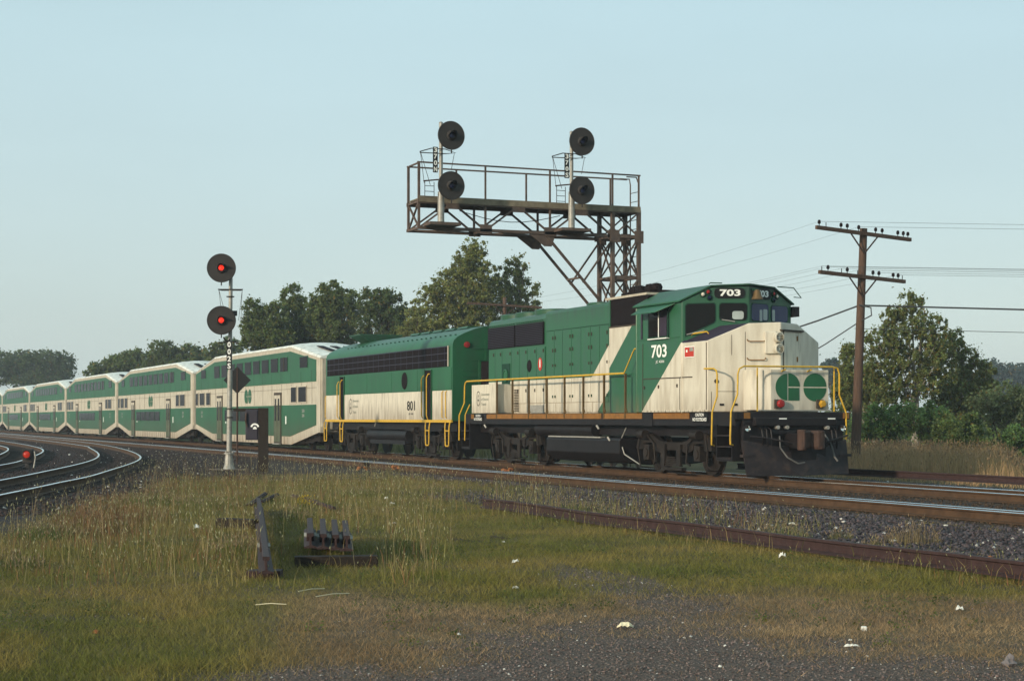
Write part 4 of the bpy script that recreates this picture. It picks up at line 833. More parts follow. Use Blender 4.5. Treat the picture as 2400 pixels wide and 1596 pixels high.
    # trucks
    for yc in (72.3, 92.3):
        f_ = MB(); f_.prism([(-1.7, .40), (-1.7, .66), (-1.2, .80), (-.5, .62), (.5, .62), (1.2, .80), (1.7, .66), (1.7, .40), (1.1, .44), (.5, .34), (-.5, .34), (-1.1, .44)], (20.0, yc, 0), (0, 1, 0), (0, 0, 1), (.14, 0, 0)); fr = f_.build('truck_frame', mtruck, K)
        for s in (-1, 1):
            wheel(fr, 20.48, yc + s * 1.25, .42, .42); wheel(fr, 22.0, yc + s * 1.25, .42, .42, 1); MB().cyl((20.3, yc + s * 1.25, .42), (22.2, yc + s * 1.25, .42), .08, n=8).build('axle', mtruck, fr)
            MB().cyl((20.02, yc + s * .34, .5), (20.02, yc + s * .34, .9), .13, n=12).build('air_spring', mtruck, fr)
    MB().box((20.3, 76.5, .16), (22.2, 81.5, .30)).box((20.2, 84.0, .14), (22.3, 88.0, .30)).build('underfloor_box', mblk, K)
    return K
c0 = coach()
lab = ['second double deck coach, directly left of the mast with two red lights', 'third double deck coach back from the locomotives', 'fourth double deck coach, above the bend of the shiny curved rails',
       'fifth double deck coach, small near the left edge', 'last visible double deck coach, cut by the left edge of the picture']
for i in range(5):
    c = copy_tree(c0); c.location.y = 82.3 + 26.08 * (i + 1); c['label'] = lab[i]

# ------------------------------------------------------------------ signals
UPZ = Vector((0, 0, 1))
CAMF = Vector((-math.sin(THETA), -math.cos(THETA), 0)).normalized()      # roughly towards oncoming viewers down the line
def target_disc(parent, p, r, lit, face, flatarm=True):
    face = Vector(face).normalized(); X = UPZ.cross(face).normalized()
    d = MB().lathe([(0, -.03), (r, -.03), (r, 0), (r - .02, .012), (r - .03, .0), (.16, 0), (0, 0)], p, face, 40).build('target_disc', mdisc, parent)
    MB().lathe([(.16, 0), (.15, .05), (.13, .07)], p, face, 20).build('lens_housing', mdisc, d, smooth=True)
    h = MB(); k = 14; a = [math.pi * (i / k) for i in range(k + 1)]          # half round hood over the lens
    for L_, rr in ((.0, .13), (.30, .125)):
        for t in a: h.v.append(tuple(Vector(p) + face * (L_ if abs(t - math.pi / 2) > 5 else L_ * (.35 + .65 * math.sin(t))) + X * (rr * math.cos(t)) + UPZ * (rr * math.sin(t))))
    for i in range(k): h.f.append((i, i + 1, k + 2 + i, k + 1 + i)); h.mi.append(0)
    h.build('lens_hood', mdisc, d)
    ln = MB().lathe([(.085, .07), (.06, .095), (0, .105)], p, face, 18).build('lens', mredlit if lit else mblue, d, smooth=True)
    MB().lathe([(.085, .0), (.10, -.06), (.15, -.28), (.12, -.34), (0, -.36)], p, face, 14).build('lamp_case', mdisc, d, smooth=True)
    MB().cyl(Vector(p) - UPZ * (r * .98), Vector(p) - UPZ * (r + .10), .02, n=6).build('drain_pin', mdisc, d)
    return d
def plate_letters(parent, s, o, X, w, h, m=mwhite):
    n = len(s); o, X = Vector(o), Vector(X); Nn = X.cross(UPZ)
    pl = MB().obox(o - X * w / 2, X, UPZ, Nn, (0, -h, -.02), (w, 0, 0)).build('number_plate', mblack, parent)
    for i, c in enumerate(s): text(c, o - X * w * .34 - UPZ * ((i + .88) * h / n), X, UPZ, w * .68, h / n * .76, m, pl, .03)
# mast with two red lights
mx, my = gp(537, 1100)
mz = gz(mx, my)
sm = root('signal_mast', (mx, my, mz), 'tall silver signal mast with two round black targets both showing red', 'signal')
dirc = Vector((math.cos(THETA), -math.sin(THETA), 0))       # to the right as seen from the grass
fc = Vector((-.30, -1, 0)).normalized()
PXM = 53.0 / 4020
def mp_(dx, y, fwd=0.0): return Vector((mx, my, 0)) + dirc * (dx * PXM) + UPZ * (EYE + (981 - y) * PXM) + fc * fwd
b = MB(); b.cyl(mp_(0, 1060), mp_(2, 868), .085, .080, n=16); b.cyl(mp_(2, 868), mp_(4, 640), .066, .062, n=16); b.build('mast_pole', mgal, sm, smooth=True)
MB().lathe([(.22, -.05), (.20, .03), (.15, .16), (.125, .45), (.11, .56)], (mx, my, mz), (0, 0, 1), 12).build('cast_base', mgal, sm)
b = MB()
for a in range(4): b.cyl(Vector((mx, my, mz + .52)) + Vector((math.cos(a * 1.57 + .6), math.sin(a * 1.57 + .6), 0)) * .14, Vector((mx, my, mz + .60)) + Vector((math.cos(a * 1.57 + .6), math.sin(a * 1.57 + .6), 0)) * .14, .02, n=6)
b.lathe([(.0, .50), (.17, .50), (.17, .54), (0, .54)], (mx, my, mz), (0, 0, 1), 12); b.build('base_flange', mgal, sm)
MB().box((mx - .55, my - .5, mz - .1), (mx + .55, my + .5, mz + .03)).build('concrete_footing', mconc, sm, bevel=.03)
for y in (621, 746): target_disc(sm, mp_(-17, y, .30), .455, True, fc); MB().beam(mp_(4, y + 10, 0), mp_(-12, y + 5, .16), .07).build('target_bracket', mdisc, sm)
for y0 in (671,):
    b = MB(); c = mp_(3, y0); b.tube([c + dirc * -.38 + fc * .1, c + dirc * -.3 - fc * .3, c + dirc * .32 - fc * .3, c + dirc * .40 + fc * .05, c + dirc * -.38 + fc * .1], .018, 5); b.build('lamp_platform', mdisc, sm)
    for a, c2 in (((-.36, .1), (-.24, .1)), ((-.36, .1), (-.10, .1)), ((.38, .05), (.26, .0)), ((.38, .05), (.34, .1))): MB().cyl(c + dirc * a[0] + fc * a[1], mp_(3, 745) + dirc * c2[0] + fc * c2[1], .007, n=4).build('stay_rod', mdisc, sm)
for y in (688, 957, 978): MB().lathe([(.07, -.015), (.13, -.015), (.13, .015), (.07, .015)], mp_(3 if y < 900 else 1, y), (0, 0, 1), 12).build('mast_clamp', mdisc, sm)
MB().tube([mp_(-12, 786, .2), mp_(-10, 792, .15), mp_(-2, 796, .1), mp_(2, 790, .05)], .022, 6).build('cable', mblk, sm); MB().tube([mp_(-22, 799, .1), mp_(2, 795, .0), mp_(24, 800, .1)], .02, 5).build('lower_platform', mdisc, sm)
MB().box(tuple(mp_(12, 728) - Vector((.08, .08, .08))), tuple(mp_(12, 728) + Vector((.08, .08, .08)))).build('junction_box', mdisc, sm)
plate_letters(sm, '002S', mp_(1, 795, .18), dirc, .16, .90)
# diamond sign seen from behind
dx_, dy_ = gp(556, 1088); dzz = gz(dx_, dy_)
dg = root('diamond_sign', (dx_, dy_, dzz), 'black diamond shaped sign on a thin rusty post behind the silver signal mast', 'sign')
KD = math.hypot(dx_, dy_) ; depth = dy_ * math.cos(THETA) + dx_ * math.sin(THETA); PD = depth / 4020
c = Vector((dx_, dy_, EYE + (981 - 891) * PD))
MB().cyl((dx_, dy_, dzz - .1), c + UPZ * .42 + fc * -.03, .032, n=8).build('post', mrust, dg)
hh = 32 * PD; MB().prism([(0, -hh), (hh, 0), (0, hh), (-hh, 0)], c + fc * .04, dirc, UPZ, fc * .012).build('sign_board', mblack, dg)
MB().obox(c + fc * .053, dirc, UPZ, fc, (-.02, -hh * .9, 0), (.02, hh * .9, .02)).build('stiffener', mrust, dg)
# telephone box on a timber post
tx_, ty_ = gp(617, 1105); tz_ = gz(tx_, ty_); dp = ty_ * math.cos(THETA) + tx_ * math.sin(THETA); PT = dp / 4020
tb = root('telephone_post', (tx_, ty_, tz_), 'thick dark timber post carrying a black box with a white telephone symbol', 'telephone box')
def tp(px, y, f=0.0): return Vector((tx_, ty_, 0)) + dirc * ((px - 617) * PT) + UPZ * (EYE + (981 - y) * PT) + fc * f
MB().obox(Vector((tx_, ty_, 0)), dirc, UPZ, fc, (-11.5 * PT, tz_ - .2, -.15), (11.5 * PT, EYE + (981 - 956) * PT, .15)).build('timber_post', mtie, tb)
bx = MB().obox(Vector((tx_, ty_, 0)), dirc, UPZ, fc, (-41 * PT, EYE + (981 - 1031) * PT, -.13), (-12 * PT, EYE + (981 - 960) * PT, .17)).build('phone_box', mat('dark blue grey box paint', (.028, .024, .034), .6), tb, bevel=.03)
MB().obox(Vector((tx_, ty_, 0)), dirc, UPZ, fc, (-70 * PT, EYE + (981 - 964) * PT, -.03), (12 * PT, EYE + (981 - 957) * PT, .05)).build('cross_arm', mtie, tb)
MB().tube([tp(-0 + 578, 968, .2), tp(577, 985, .22), tp(580, 1000, .2)], .03, 6).build('handle', mrust, bx)
p0 = tp(598, 1000, .175); k = PT
hs = [(9.2 * math.cos(R(a)), 7.2 * math.sin(R(a)) - .5) for a in range(172, 5, -12)]; hs2 = [(5.2 * math.cos(R(a)), 3.4 * math.sin(R(a)) - .5) for a in range(5, 180, 12)]
ph = [(-10, -1.6), (-9.3, 2)] + [(q[0] * 1.0, q[1]) for q in hs if abs(q[0]) < 9] + [(9.3, 2), (10, -1.6), (5.8, -2.2)] + [q for q in hs2] + [(-5.8, -2.2)]
MB().prism([(x * k, y * k) for x, y in ph], p0 + UPZ * .02, dirc, UPZ, fc * .008).build('receiver_symbol', mwhite, bx)
MB().prism([(x * k, y * k) for x, y in [(-4.6, -5.5), (4.6, -5.5), (4.0, -2.6), (1.6, .4), (-1.6, .4), (-4.0, -2.6)]], p0 - UPZ * .0, dirc, UPZ, fc * .008).build('telephone_symbol', mwhite, bx)
# dwarf signal
qx, qy = gp(66, 1101); qz = gz(qx, qy); pq = (qy * math.cos(THETA) + qx * math.sin(THETA)) / 4020
ds = root('dwarf_signal', (qx, qy, qz), 'small ground signal with a glowing red lens between the curved tracks', 'signal')
b = MB(); b.lathe([(.20, 0), (.18, .06), (.10, .10), (.10, .18)], (qx, qy, qz), (0, 0, 1), 10); b.build('base', mdisc, ds)
b = MB(); b.obox(Vector((qx, qy, qz)), dirc, UPZ, fc, (-.17, .18, -.2), (.17, .64, .12)); b.build('signal_case', mdisc, ds, bevel=.05)
p = Vector((qx, qy, qz + .46)) + fc * .12 - dirc * .03
MB().lathe([(.15, 0), (.15, .10), (.135, .10), (.135, .03)], p, fc, 18).build('lens_hood', mdisc, ds); MB().lathe([(.11, .03), (.07, .06), (0, .07)], p, fc, 18).build('lens', mat('dull red lens glow', (.26, .02, .012), .35, emit=(1.0, .06, .02), es=.22), ds, smooth=True)
MB().tube([p + dirc * .25 + UPZ * .1, p + dirc * .28 + UPZ * -.1, p + dirc * .22 - UPZ * .45], .025, 6).build('cable_pipe', mgal, ds)

# ------------------------------------------------------------------ signal bridge
GU = 50.0; GD = 1.0
sb = root('signal_bridge', (24.35, GU, gz(24.35, GU)), 'rusty steel cantilever signal bridge reaching out over the tracks behind the train', 'signal bridge')
def bm(name, p, q, wd=.07, h=None, m=None): return MB().beam(p, q, wd, h).build(name, m or mgant, sb)
nodes = [17.3, 19.5, 21.7, 23.9, 24.84]; ZB, ZT, ZR = 7.27, 8.08, 9.27
for u in (GU, GU + GD):
    bm('chord', (17.25, u, ZB), (24.9, u, ZB), .12, .09); bm('chord', (17.25, u, ZT), (24.9, u, ZT), .10, .12)
    for i in range(3):
        a, c = nodes[i], nodes[i + 1]; m_ = (a + c) / 2
        bm('diagonal', (a, u, ZB), (m_, u, ZT), .075, .05); bm('diagonal', (m_, u, ZT), (c, u, ZB), .075, .05)
        MB().box((m_ - .22, u - .06, ZT - .2), (m_ + .22, u - .045, ZT + .02)).build('gusset_plate', mgant, sb); MB().box((c - .2, u - .06, ZB - .1), (c + .2, u - .045, ZB + .18)).build('gusset_plate', mgant, sb)
    bm('end_post', (17.3, u, ZB), (17.3, u, ZR), .07); 
    for n in nodes[1:]: bm('hanger', (n, u, ZB), (n, u, ZT), .06)
    # column legs and bracing
    for n in (23.9, 24.84): bm('column_leg', (n, u, -.2), (n, u, ZT + (.0 if u > GU else .05)), .13, .11)
    zz = [ZT, ZB, 5.95, 4.75, 3.5, 2.2, .9, -.2]
    for a, c in zip(zz[:-1], zz[1:]):
        bm('brace', (23.9, u, a), (24.84, u, c), .06, .04); bm('brace', (24.84, u - .03, a), (23.9, u - .03, c), .06, .04)
        if a < ZB + .1: bm('strut', (23.9, u, a), (24.84, u, a), .07, .12)
    for z in (ZB, 4.75, 5.95 if False else 2.2): MB().box((23.78, u - .075, z - .2), (24.12, u - .06, z + .2)).build('gusset_plate', mgant, sb); MB().box((24.66, u - .075, z - .2), (24.98, u - .06, z + .2)).build('gusset_plate', mgant, sb)
    # knee brace
    bm('knee_brace', (21.55, u, ZB - .05), (23.9, u, 4.7), .085, .07); bm('knee_brace', (22.85, u, 5.75), (23.9, u, ZB - .1), .06, .05)
    MB().prism([(20.9, ZB), (21.9, ZB), (21.75, ZB - .42), (21.5, ZB - .42)], (0, u - .03, 0), (1, 0, 0), (0, 0, 1), (0, .02, 0)).build('gusset_plate', mgant, sb)
    # railing
    bm('top_rail', (17.25, u, ZR + (.02 if u == GU else 0)), (24.9, u, ZR), .045); bm('middle_rail', (17.3, u, ZT + .62), (24.84, u, ZT + .62), .001 + .0, .001) if False else None
    for n in (nodes if u == GU else [18.9, 21.3, 23.3, 24.3]): bm('railing_post', (n, u, ZT), (n, u, ZR), .05)
for n in nodes: bm('cross_strut', (n, GU, ZB), (n, GU + GD, ZB), .07); bm('cross_strut', (n, GU, ZT), (n, GU + GD, ZT), .07)
for z in (ZB, 5.95, 4.75, 3.5, 2.2, .9):
    for n in (23.9, 24.84): bm('cross_strut', (n, GU, z), (n, GU + GD, z), .06)
for a, c in zip(zz[1:-1], zz[2:]):
    for n in (23.9, 24.84): bm('brace', (n, GU, a), (n, GU + GD, c), .05, .04); bm('brace', (n, GU + GD, a), (n, GU, c), .05, .04)
for i in range(3): bm('lateral_brace', (nodes[i], GU, ZB), (nodes[i + 1], GU + GD, ZB), .05, .04); bm('lateral_brace', (nodes[i + 1], GU, ZB), (nodes[i], GU + GD, ZB), .05, .04)
bm('end_rail', (17.3, GU, ZR), (17.3, GU + GD, ZR), .045); bm('knee_cross', (22.75, GU, 5.9), (22.75, GU + GD, 5.9), .06)
bm('end_brace', (17.3, GU, ZB), (17.3, GU + GD, ZT), .05); bm('end_brace', (17.3, GU + GD, ZB), (17.3, GU, ZT), .05)
for k in range(5): MB().box((17.3, GU + .06 + k * .18, ZT + .07), (24.84, GU + .06 + k * .18 + .15, ZT + .11)).build('walkway_plank', mgantw, sb)
MB().box((17.28, GU - .07, ZT - .02), (24.88, GU - .05, ZT + .17)).build('toe_board', mgantw, sb)
for k in range(2): MB().tube([(24.98 + .05 * k, GU + .9 - .5 * k, -.2), (24.98 + .05 * k, GU + .9 - .5 * k, ZR - .2), (24.95, GU + .9 - .5 * k, ZR), (24.6, GU + .9 - .5 * k, ZR)], .022, 6).build('ladder_rail', mgant, sb)
b = MB()
for k in range(30): b.cyl((24.98, GU + .9, .1 + .3 * k), (25.03, GU + .4, .1 + .3 * k), .012, n=4)
b.build('ladder_rungs', mgant, sb)['kind'] = 'stuff'
MB().tube([(18.6, GU - .1, ZT - .25)] + [(18.6 + t * 3.4, GU - .12, ZT - .25 - .28 * math.sin(math.pi * t)) for t in np.linspace(.1, .9, 7)] + [(22.0, GU - .1, ZT - .25)], .012, 5).build('cable', mblk, sb)
def bridge_signal(n, y_up, y_lo, y_mast_top, txt, label):
    u = GU - .45; dep = u * math.cos(THETA) + n * math.sin(THETA); K = dep / 4020; Z = lambda y: EYE + (981 - y) * K
    g = root('bridge_signal', (n, u, ZB + .12), label, 'signal', 'searchlight signals on the signal bridge')
    f2 = Vector((.03, -1, 0)).normalized(); r2 = Vector((1, .0, 0))
    b = MB(); b.cyl((n, u, ZB + .15), (n, u, Z(450)), .105, .10, n=14); b.build('mast_base', mgal, g, smooth=True)
    b = MB(); b.cyl((n, u, Z(452)), (n, u, Z(y_mast_top)), .062, .058, n=14); b.lathe([(.06, 0), (.065, .03), (0, .07)], (n, u, Z(y_mast_top)), (0, 0, 1), 12); b.build('mast_pole', mgal, g, smooth=True)
    MB().box((n - .45, u - .3, ZB + .03), (n + .55, u + .35, ZB + .12)).build('mast_platform', mgant, g)
    for y in (y_up, y_lo):
        target_disc(g, Vector((n + .24, u - .28, Z(y))), .44, False, f2); MB().beam((n, u, Z(y) - .15), (n + .22, u - .16, Z(y) - .12), .07).build('target_bracket', mdisc, g)
    yt = y_lo - 77
    b = MB(); z0 = Z(yt); b.tube([(n - .72, u - .1, z0), (n - .35, u - .1, z0 + .12), (n + .1, u - .1, z0 + .12), (n + .45, u - .1, z0 + .02), (n + .1, u - .1, z0 - .02), (n - .72, u - .1, z0 - .03)], .016, 5); b.build('lamp_platform', mdisc, g)
    for a, c2, zz_ in ((-.70, -.58, .95), (-.70, -.38, 1.0), (.40, .30, .5)): MB().cyl((n + a, u - .1, z0), (n + c2, u - .1, z0 - zz_), .009, n=4).build('stay_rod', mdisc, g)
    for x_ in (-.56, -.26): MB().cyl((n + x_, u - .1, Z(y_lo) + .1), (n + x_, u - .1, ZT + .1), .012, n=5).build('ladder_rail', mdisc, g)
    for k in range(3): MB().cyl((n - .56, u - .1, Z(y_lo) - .02 - .17 * k), (n - .26, u - .1, Z(y_lo) - .02 - .17 * k), .01, n=4).build('ladder_rung', mdisc, g)
    MB().beam((n - .6, u - .1, Z(y_lo) + .12), (n, u - .1, Z(y_lo) + .2), .04).build('lower_platform', mrust, g)
    plate_letters(g, txt, (n - .25, u - .2, Z(yt - 12 if txt[-1] == 'N' else yt - 8)), (1, 0, 0), .155, .78)
bridge_signal(17.86, 320, 437, 290, '370N', 'left signal on the bridge, two dark round targets with the plate ending in N')
bridge_signal(22.25, 334, 448, 312, '370S', 'right signal on the bridge, two dark round targets with the plate ending in S')

# ------------------------------------------------------------------ pole line and wires
def pole(px, d, ytop, label, arms, ang, lean=.0, rad=.17, L=4.3, grp='wooden poles of the line beside the railway', pins=True):
    x, y = xz(px, d); g = gz(x, y) if d < 150 else -.3; K = d / 4020; Z = lambda yy: EYE + (981 - yy) * K
    P = root('utility_pole', (x, y, g), label, 'utility pole', grp)
    top = Vector((x, y, Z(ytop))) + dirc * lean; MB().cyl((x, y, g - .3), top, rad, rad * .72, n=12).build('pole_shaft', mwood, P, smooth=True)
    ad = (dirc * math.cos(ang) + (-CAMF) * math.sin(ang)); att = []
    for ya, Ln in arms:
        t = (Z(ya) - g) / (top.z - g); c = Vector((x, y, g)).lerp(top, t) + CAMF * (rad * .9); tilt = ad + UPZ * -.038
        MB().beam(c - tilt * Ln / 2, c + tilt * Ln / 2, .10, .12).build('cross_arm', mwood, P); pts = []
        for s in (-1, 1): MB().beam(c + tilt * (s * .6) - UPZ * .06, c - UPZ * .66, .025, .045).build('arm_brace', mrust, P)
        if pins:
            for q in (-.47, -.40, -.245, -.18, -.06, .12, .19, .36, .42, .47):
                p = c + tilt * (q * Ln); pts.append(p + UPZ * .2)
                ins = random.random() < .72
                b = MB(); b.cyl(p + UPZ * .05, p + UPZ * (.2), .014, n=5)
                if ins: b.lathe([(.03, .12), (.055, .15), (.05, .22), (.03, .25), (0, .26)], p, (0, 0, 1), 8)
                b.build('insulator', mdark, P)
        att.append(pts)
    return P, att, Vector((x, y, g)), top, Z
P0, A0, b0, top0, Z0 = pole(2003, 57, 536, 'nearest leaning wooden pole with two cross arms, right of the locomotive nose', ((549, 4.3), (650, 3.9)), R(33), lean=.30)
P1, A1, b1, top1, Z1 = pole(1183, 97, 697, 'wooden pole with one cross arm in front of the tall tree, above the locomotive hood', ((716, 4.4),), R(18), rad=.16, pins=False)
P2, A2, b2, top2, Z2 = pole(800, 137, 770, 'farthest wooden pole, its cross arm just above the first coach roof', ((786, 4.4),), R(18), rad=.16, pins=False)
P3, A3, b3, top3, Z3 = pole(6300, 57, 530, 'wooden pole out beyond the right edge of the picture', ((548, 4.3), (650, 3.9)), R(10), lean=.1)
def wire(pts, r, label, grp='thin wires strung along the pole line', n=4, name='overhead_wire'):
    o = MB().tube(pts, r, n).build(name, mwire); tag(o, label, 'wire', grp); return o
def sag(a, c, s, k=10): return [Vector(a).lerp(Vector(c), t) - UPZ * (4 * s * t * (1 - t)) for t in np.linspace(0, 1, k + 1)]
order = 0
for ai in (0, 1):
    for k, q in enumerate((0, 1, 2, 4, 6, 8)):
        if ai == 0 and k not in (0, 3): continue
        wire(sag(A0[ai][q], A3[ai][q], .25), .005, 'thin wire on the %s arm, running right from the near pole' % ('%s pin, %s' % (('outermost left', 'second left', 'third left', 'inner left', 'inner right', 'outer right')[k], ('top', 'lower')[ai])))
        end = b1 + UPZ * (Z1(716) - b1.z) + dirc * (-2 + .4 * q) + UPZ * (0 if ai == 0 else -.6)
        wire(sag(A0[ai][q], end, .5), .0032, 'thin wire on the %s arm, running left behind the cab' % ('%s pin, %s' % (('outermost left', 'second left', 'third left', 'inner left', 'inner right', 'outer right')[k], ('top', 'lower')[ai])))
a = b0 + UPZ * (Z0(716) - b0.z) + dirc * .2
wire(sag(a + dirc * .1, b3 + UPZ * (Z3(752) - b3.z), .3), .028, 'thick black cable running right from the near pole', None)
wire(sag(a - dirc * .05, b1 + UPZ * (Z1(838) - b1.z), 1.2, 14), .030, 'thick black cable running from the near pole down behind the cab', None)
a = b0 + UPZ * (Z0(757) - b0.z) + dirc * .1
wire(sag(a, b1 + UPZ * (Z1(800) - b1.z), 3.2, 18), .022, 'second black cable sagging behind the cream nose', None)
MB_ = MB().tube([b0 + UPZ * (Z0(716) - b0.z) + dirc * .1 + CAMF * .2, b0 + UPZ * (Z0(722) - b0.z) + dirc * .5 + CAMF * .2, b0 + UPZ * (Z0(740) - b0.z) + dirc * .52 + CAMF * .2, b0 + UPZ * (Z0(752) - b0.z) + dirc * .2 + CAMF * .2], .025, 6).build('cable_loop', mwire, P0)
wire(sag(b0 + UPZ * (Z0(770) - b0.z), b3 + UPZ * (Z3(795) - b3.z), .3), .010, 'single thin wire low in front of the right hand tree', None)

# ------------------------------------------------------------------ vegetation made of many small leaves
def fast_mesh(name, V, F3, C=None, mats=(), smooth=False):
    me = bpy.data.meshes.new(name); me.vertices.add(len(V)); me.vertices.foreach_set('co', V.astype('f').ravel()); k = F3.shape[1]
    me.loops.add(F3.size); me.loops.foreach_set('vertex_index', F3.astype('i').ravel()); me.polygons.add(len(F3))
    me.polygons.foreach_set('loop_start', (np.arange(len(F3)) * k).astype('i')); me.polygons.foreach_set('loop_total', np.full(len(F3), k, 'i')); me.update()
    if C is not None: a = me.color_attributes.new('col', 'FLOAT_COLOR', 'POINT'); a.data.foreach_set('color', np.concatenate([C, np.ones((len(C), 1))], 1).astype('f').ravel())
    for m in mats: me.materials.append(m)
    return me
def rot_dirs(n):
    v = rng.normal(size=(n, 3)); v /= np.linalg.norm(v, axis=1)[:, None]; return v
def leaves(name, centers, radii, n, size, base, parent, var=.35, hue=.25, yellow=.1, squash=.8):
    """n leaves spread through clumps"""
    k = rng.integers(0, len(centers), n) if len(centers) > 1 else np.zeros(n, int); c = centers[k]; r = radii[k]
    d = rot_dirs(n); rad = np.abs(rng.normal(size=n)) * .62; p = c + d * (rad * r)[:, None] * np.array([1, 1, squash])
    p += (rng.random((n, 3)) - .5) * .12
    u = rot_dirs(n); v = np.cross(u, rot_dirs(n)); v /= np.linalg.norm(v, axis=1)[:, None] + 1e-6
    s = size * (.6 + .8 * rng.random(n))[:, None]; V = np.stack([p - u * s * .5, p + v * s * .32, p + u * s * .5, p - v * s * .32], 1).reshape(-1, 3)
    F = np.arange(4 * n).reshape(n, 4)
    b = np.array(base); ck = 1 + var * (rng.random(len(centers)) - .5) * 1.6; col_ = b[None, :] * (ck[k] * (1 + var * (rng.random(n) - .5) * 2))[:, None]
    col_[:, 0] *= 1 + hue * (rng.random(n) - .3); yl = rng.random(n) < yellow; col_[yl] = np.array([.17, .12, .03]) * (.5 + rng.random((yl.sum(), 1)))
    C = np.repeat(np.clip(col_, .005, .6), 4, 0)
    off = np.array(ORIG[parent.name]); me = fast_mesh(name, V - off, F, C, [mleaf]); o = bpy.data.objects.new(name, me); col.objects.link(o); o.parent = parent; return o
def tree(px, d, lobes, label, n, size=.2, base=(.045, .075, .025), clump=.45, dens=1.9, squash=.85, group=None, name='tree', cat='tree', trunk=.22, gz_=None, yellow=.06, multi=1, deep=1.0, bark=None, twig=0):
    x, y = xz(px, d); g = gz_ if gz_ is not None else (gz(x, y) if d < 90 else -.35)
    T = root(name, (x, y, g), label, cat, group); K = d / 4020; cs = []; rs = []
    A = sum(l[2] * l[3] for l in lobes)
    for (lx, ly, rx, ry) in lobes:
        m_ = max(5, int(dens * 34 * (rx * ry * K * K))); c = Vector((x, y, 0)) + dirc * ((lx - px) * K) + UPZ * (EYE + (981 - ly) * K)
        dd = rot_dirs(m_); rr = (rng.random(m_) ** .42); q = np.stack([dd[:, 0] * rx * K, dd[:, 1] * rx * K * deep, dd[:, 2] * ry * K], 1) * rr[:, None]
        W = np.array(c)[None] + q[:, :1] * np.array(dirc)[None] + q[:, 1:2] * np.array(CAMF)[None] + q[:, 2:] * np.array([[0, 0, 1]])
        keep = W[:, 2] > g + .25; W = W[keep]; cs.append(W); rs.append(clump * (.2 + .75 * rng.random(len(W)) ** 1.5))
    cs = np.concatenate(cs); rs = np.concatenate(rs)
    leaves('crown', cs, rs, n, size, base, T, yellow=yellow, squash=squash)
    # trunk and limbs
    zc = cs[:, 2].mean(); zt = cs[:, 2].max(); b = MB()
    for k in range(multi):
        o_ = Vector((x, y, g - .2)) + Vector((random.uniform(-.5, .5), random.uniform(-.3, .3), 0)) * (k > 0)
        topv = Vector((cs[:, 0].mean() + random.uniform(-.5, .5) * multi, cs[:, 1].mean(), zt - .8)); mid = o_.lerp(topv, .5) + Vector((random.uniform(-.3, .3), 0, 0))
        b.tube([o_, o_.lerp(mid, .5), mid, mid.lerp(topv, .5), topv], [trunk * 1.15, trunk, trunk * .7, trunk * .4, .04], 8)
    b.build('trunk', bark or mbark, T, smooth=True)
    idx = rng.choice(len(cs), min(len(cs), 26), replace=False); b = MB()
    for i in idx:
        t = rng.uniform(.25, .8); st = Vector((x, y, g)).lerp(Vector((float(cs[:, 0].mean()), float(cs[:, 1].mean()), zt - .8)), t); e = Vector(cs[i]); mid = st.lerp(e, .5) + UPZ * .15
        b.tube([st, mid, e], [trunk * .32, trunk * .2, .015], 5)
    b.build('limb', bark or mbark, T)['kind'] = 'stuff'
    return T
OAK = (.115, .155, .045); DARK = (.090, .128, .042); OLIVE = (.19, .215, .065); POP = (.155, .19, .06); BUSH = (.11, .19, .055); FARB = (.05, .085, .07)  # FARB has the bluish tone of distance haze put into the leaf colour
tree(60, 265, [(10, 862, 50, 40), (60, 850, 45, 32), (110, 848, 42, 30), (150, 860, 28, 40), (90, 890, 80, 25)], 'dark broad tree behind the farthest coaches at the left edge', 26000, .34, DARK, .7)
tree(330, 190, [(235, 872, 38, 25), (280, 858, 40, 28), (310, 848, 40, 32), (350, 870, 60, 25)], 'low round tree behind the third coach', 20000, .3, OAK, .6)
tree(420, 185, [(380, 832, 42, 36), (440, 838, 42, 30), (420, 860, 70, 30), (480, 850, 28, 28)], 'rounded tree behind the second coach, left of the red signal mast', 20000, .3, OAK, .6)
tree(520, 175, [(505, 835, 30, 32), (540, 822, 30, 36), (530, 860, 50, 30)], 'small tree just behind the silver signal mast', 12000, .28, OAK, .55)
tree(625, 118, [(597, 735, 26, 44), (640, 745, 40, 40), (620, 790, 60, 40), (585, 775, 25, 30), (660, 800, 60, 35)], 'left tree of the dark group above the first coach', 40000, .155, OAK)
tree(700, 120, [(688, 712, 32, 44), (722, 740, 42, 40), (690, 780, 55, 45), (740, 800, 55, 30)], 'tree with a pointed top in the dark group above the first coach', 38000, .155, OAK)
tree(790, 119, [(770, 700, 42, 42), (810, 725, 48, 48), (760, 745, 50, 50), (800, 780, 70, 35)], 'broad middle tree of the dark group above the first coach', 46000, .155, OAK)
tree(900, 117, [(880, 710, 40, 42), (915, 722, 38, 42), (935, 755, 34, 38), (895, 760, 55, 45), (920, 800, 60, 25)], 'right tree of the dark group, above unit 801', 42000, .155, DARK)
tree(990, 112, [(975, 745, 30, 40), (1000, 780, 45, 35), (960, 790, 40, 30)], 'scrubby tree between the dark group and the tall tree', 20000, .14, OLIVE)
tree(1100, 105, [(1112, 590, 30, 42), (1095, 625, 45, 40), (1120, 650, 55, 45), (1065, 665, 45, 42), (1020, 690, 42, 45), (1090, 710, 80, 55), (1140, 700, 45, 55), (1050, 745, 70, 40), (1120, 760, 80, 35)], 'tallest tree, standing under the signal bridge behind the hood', 60000, .135, OLIVE, .42, dens=1.9)
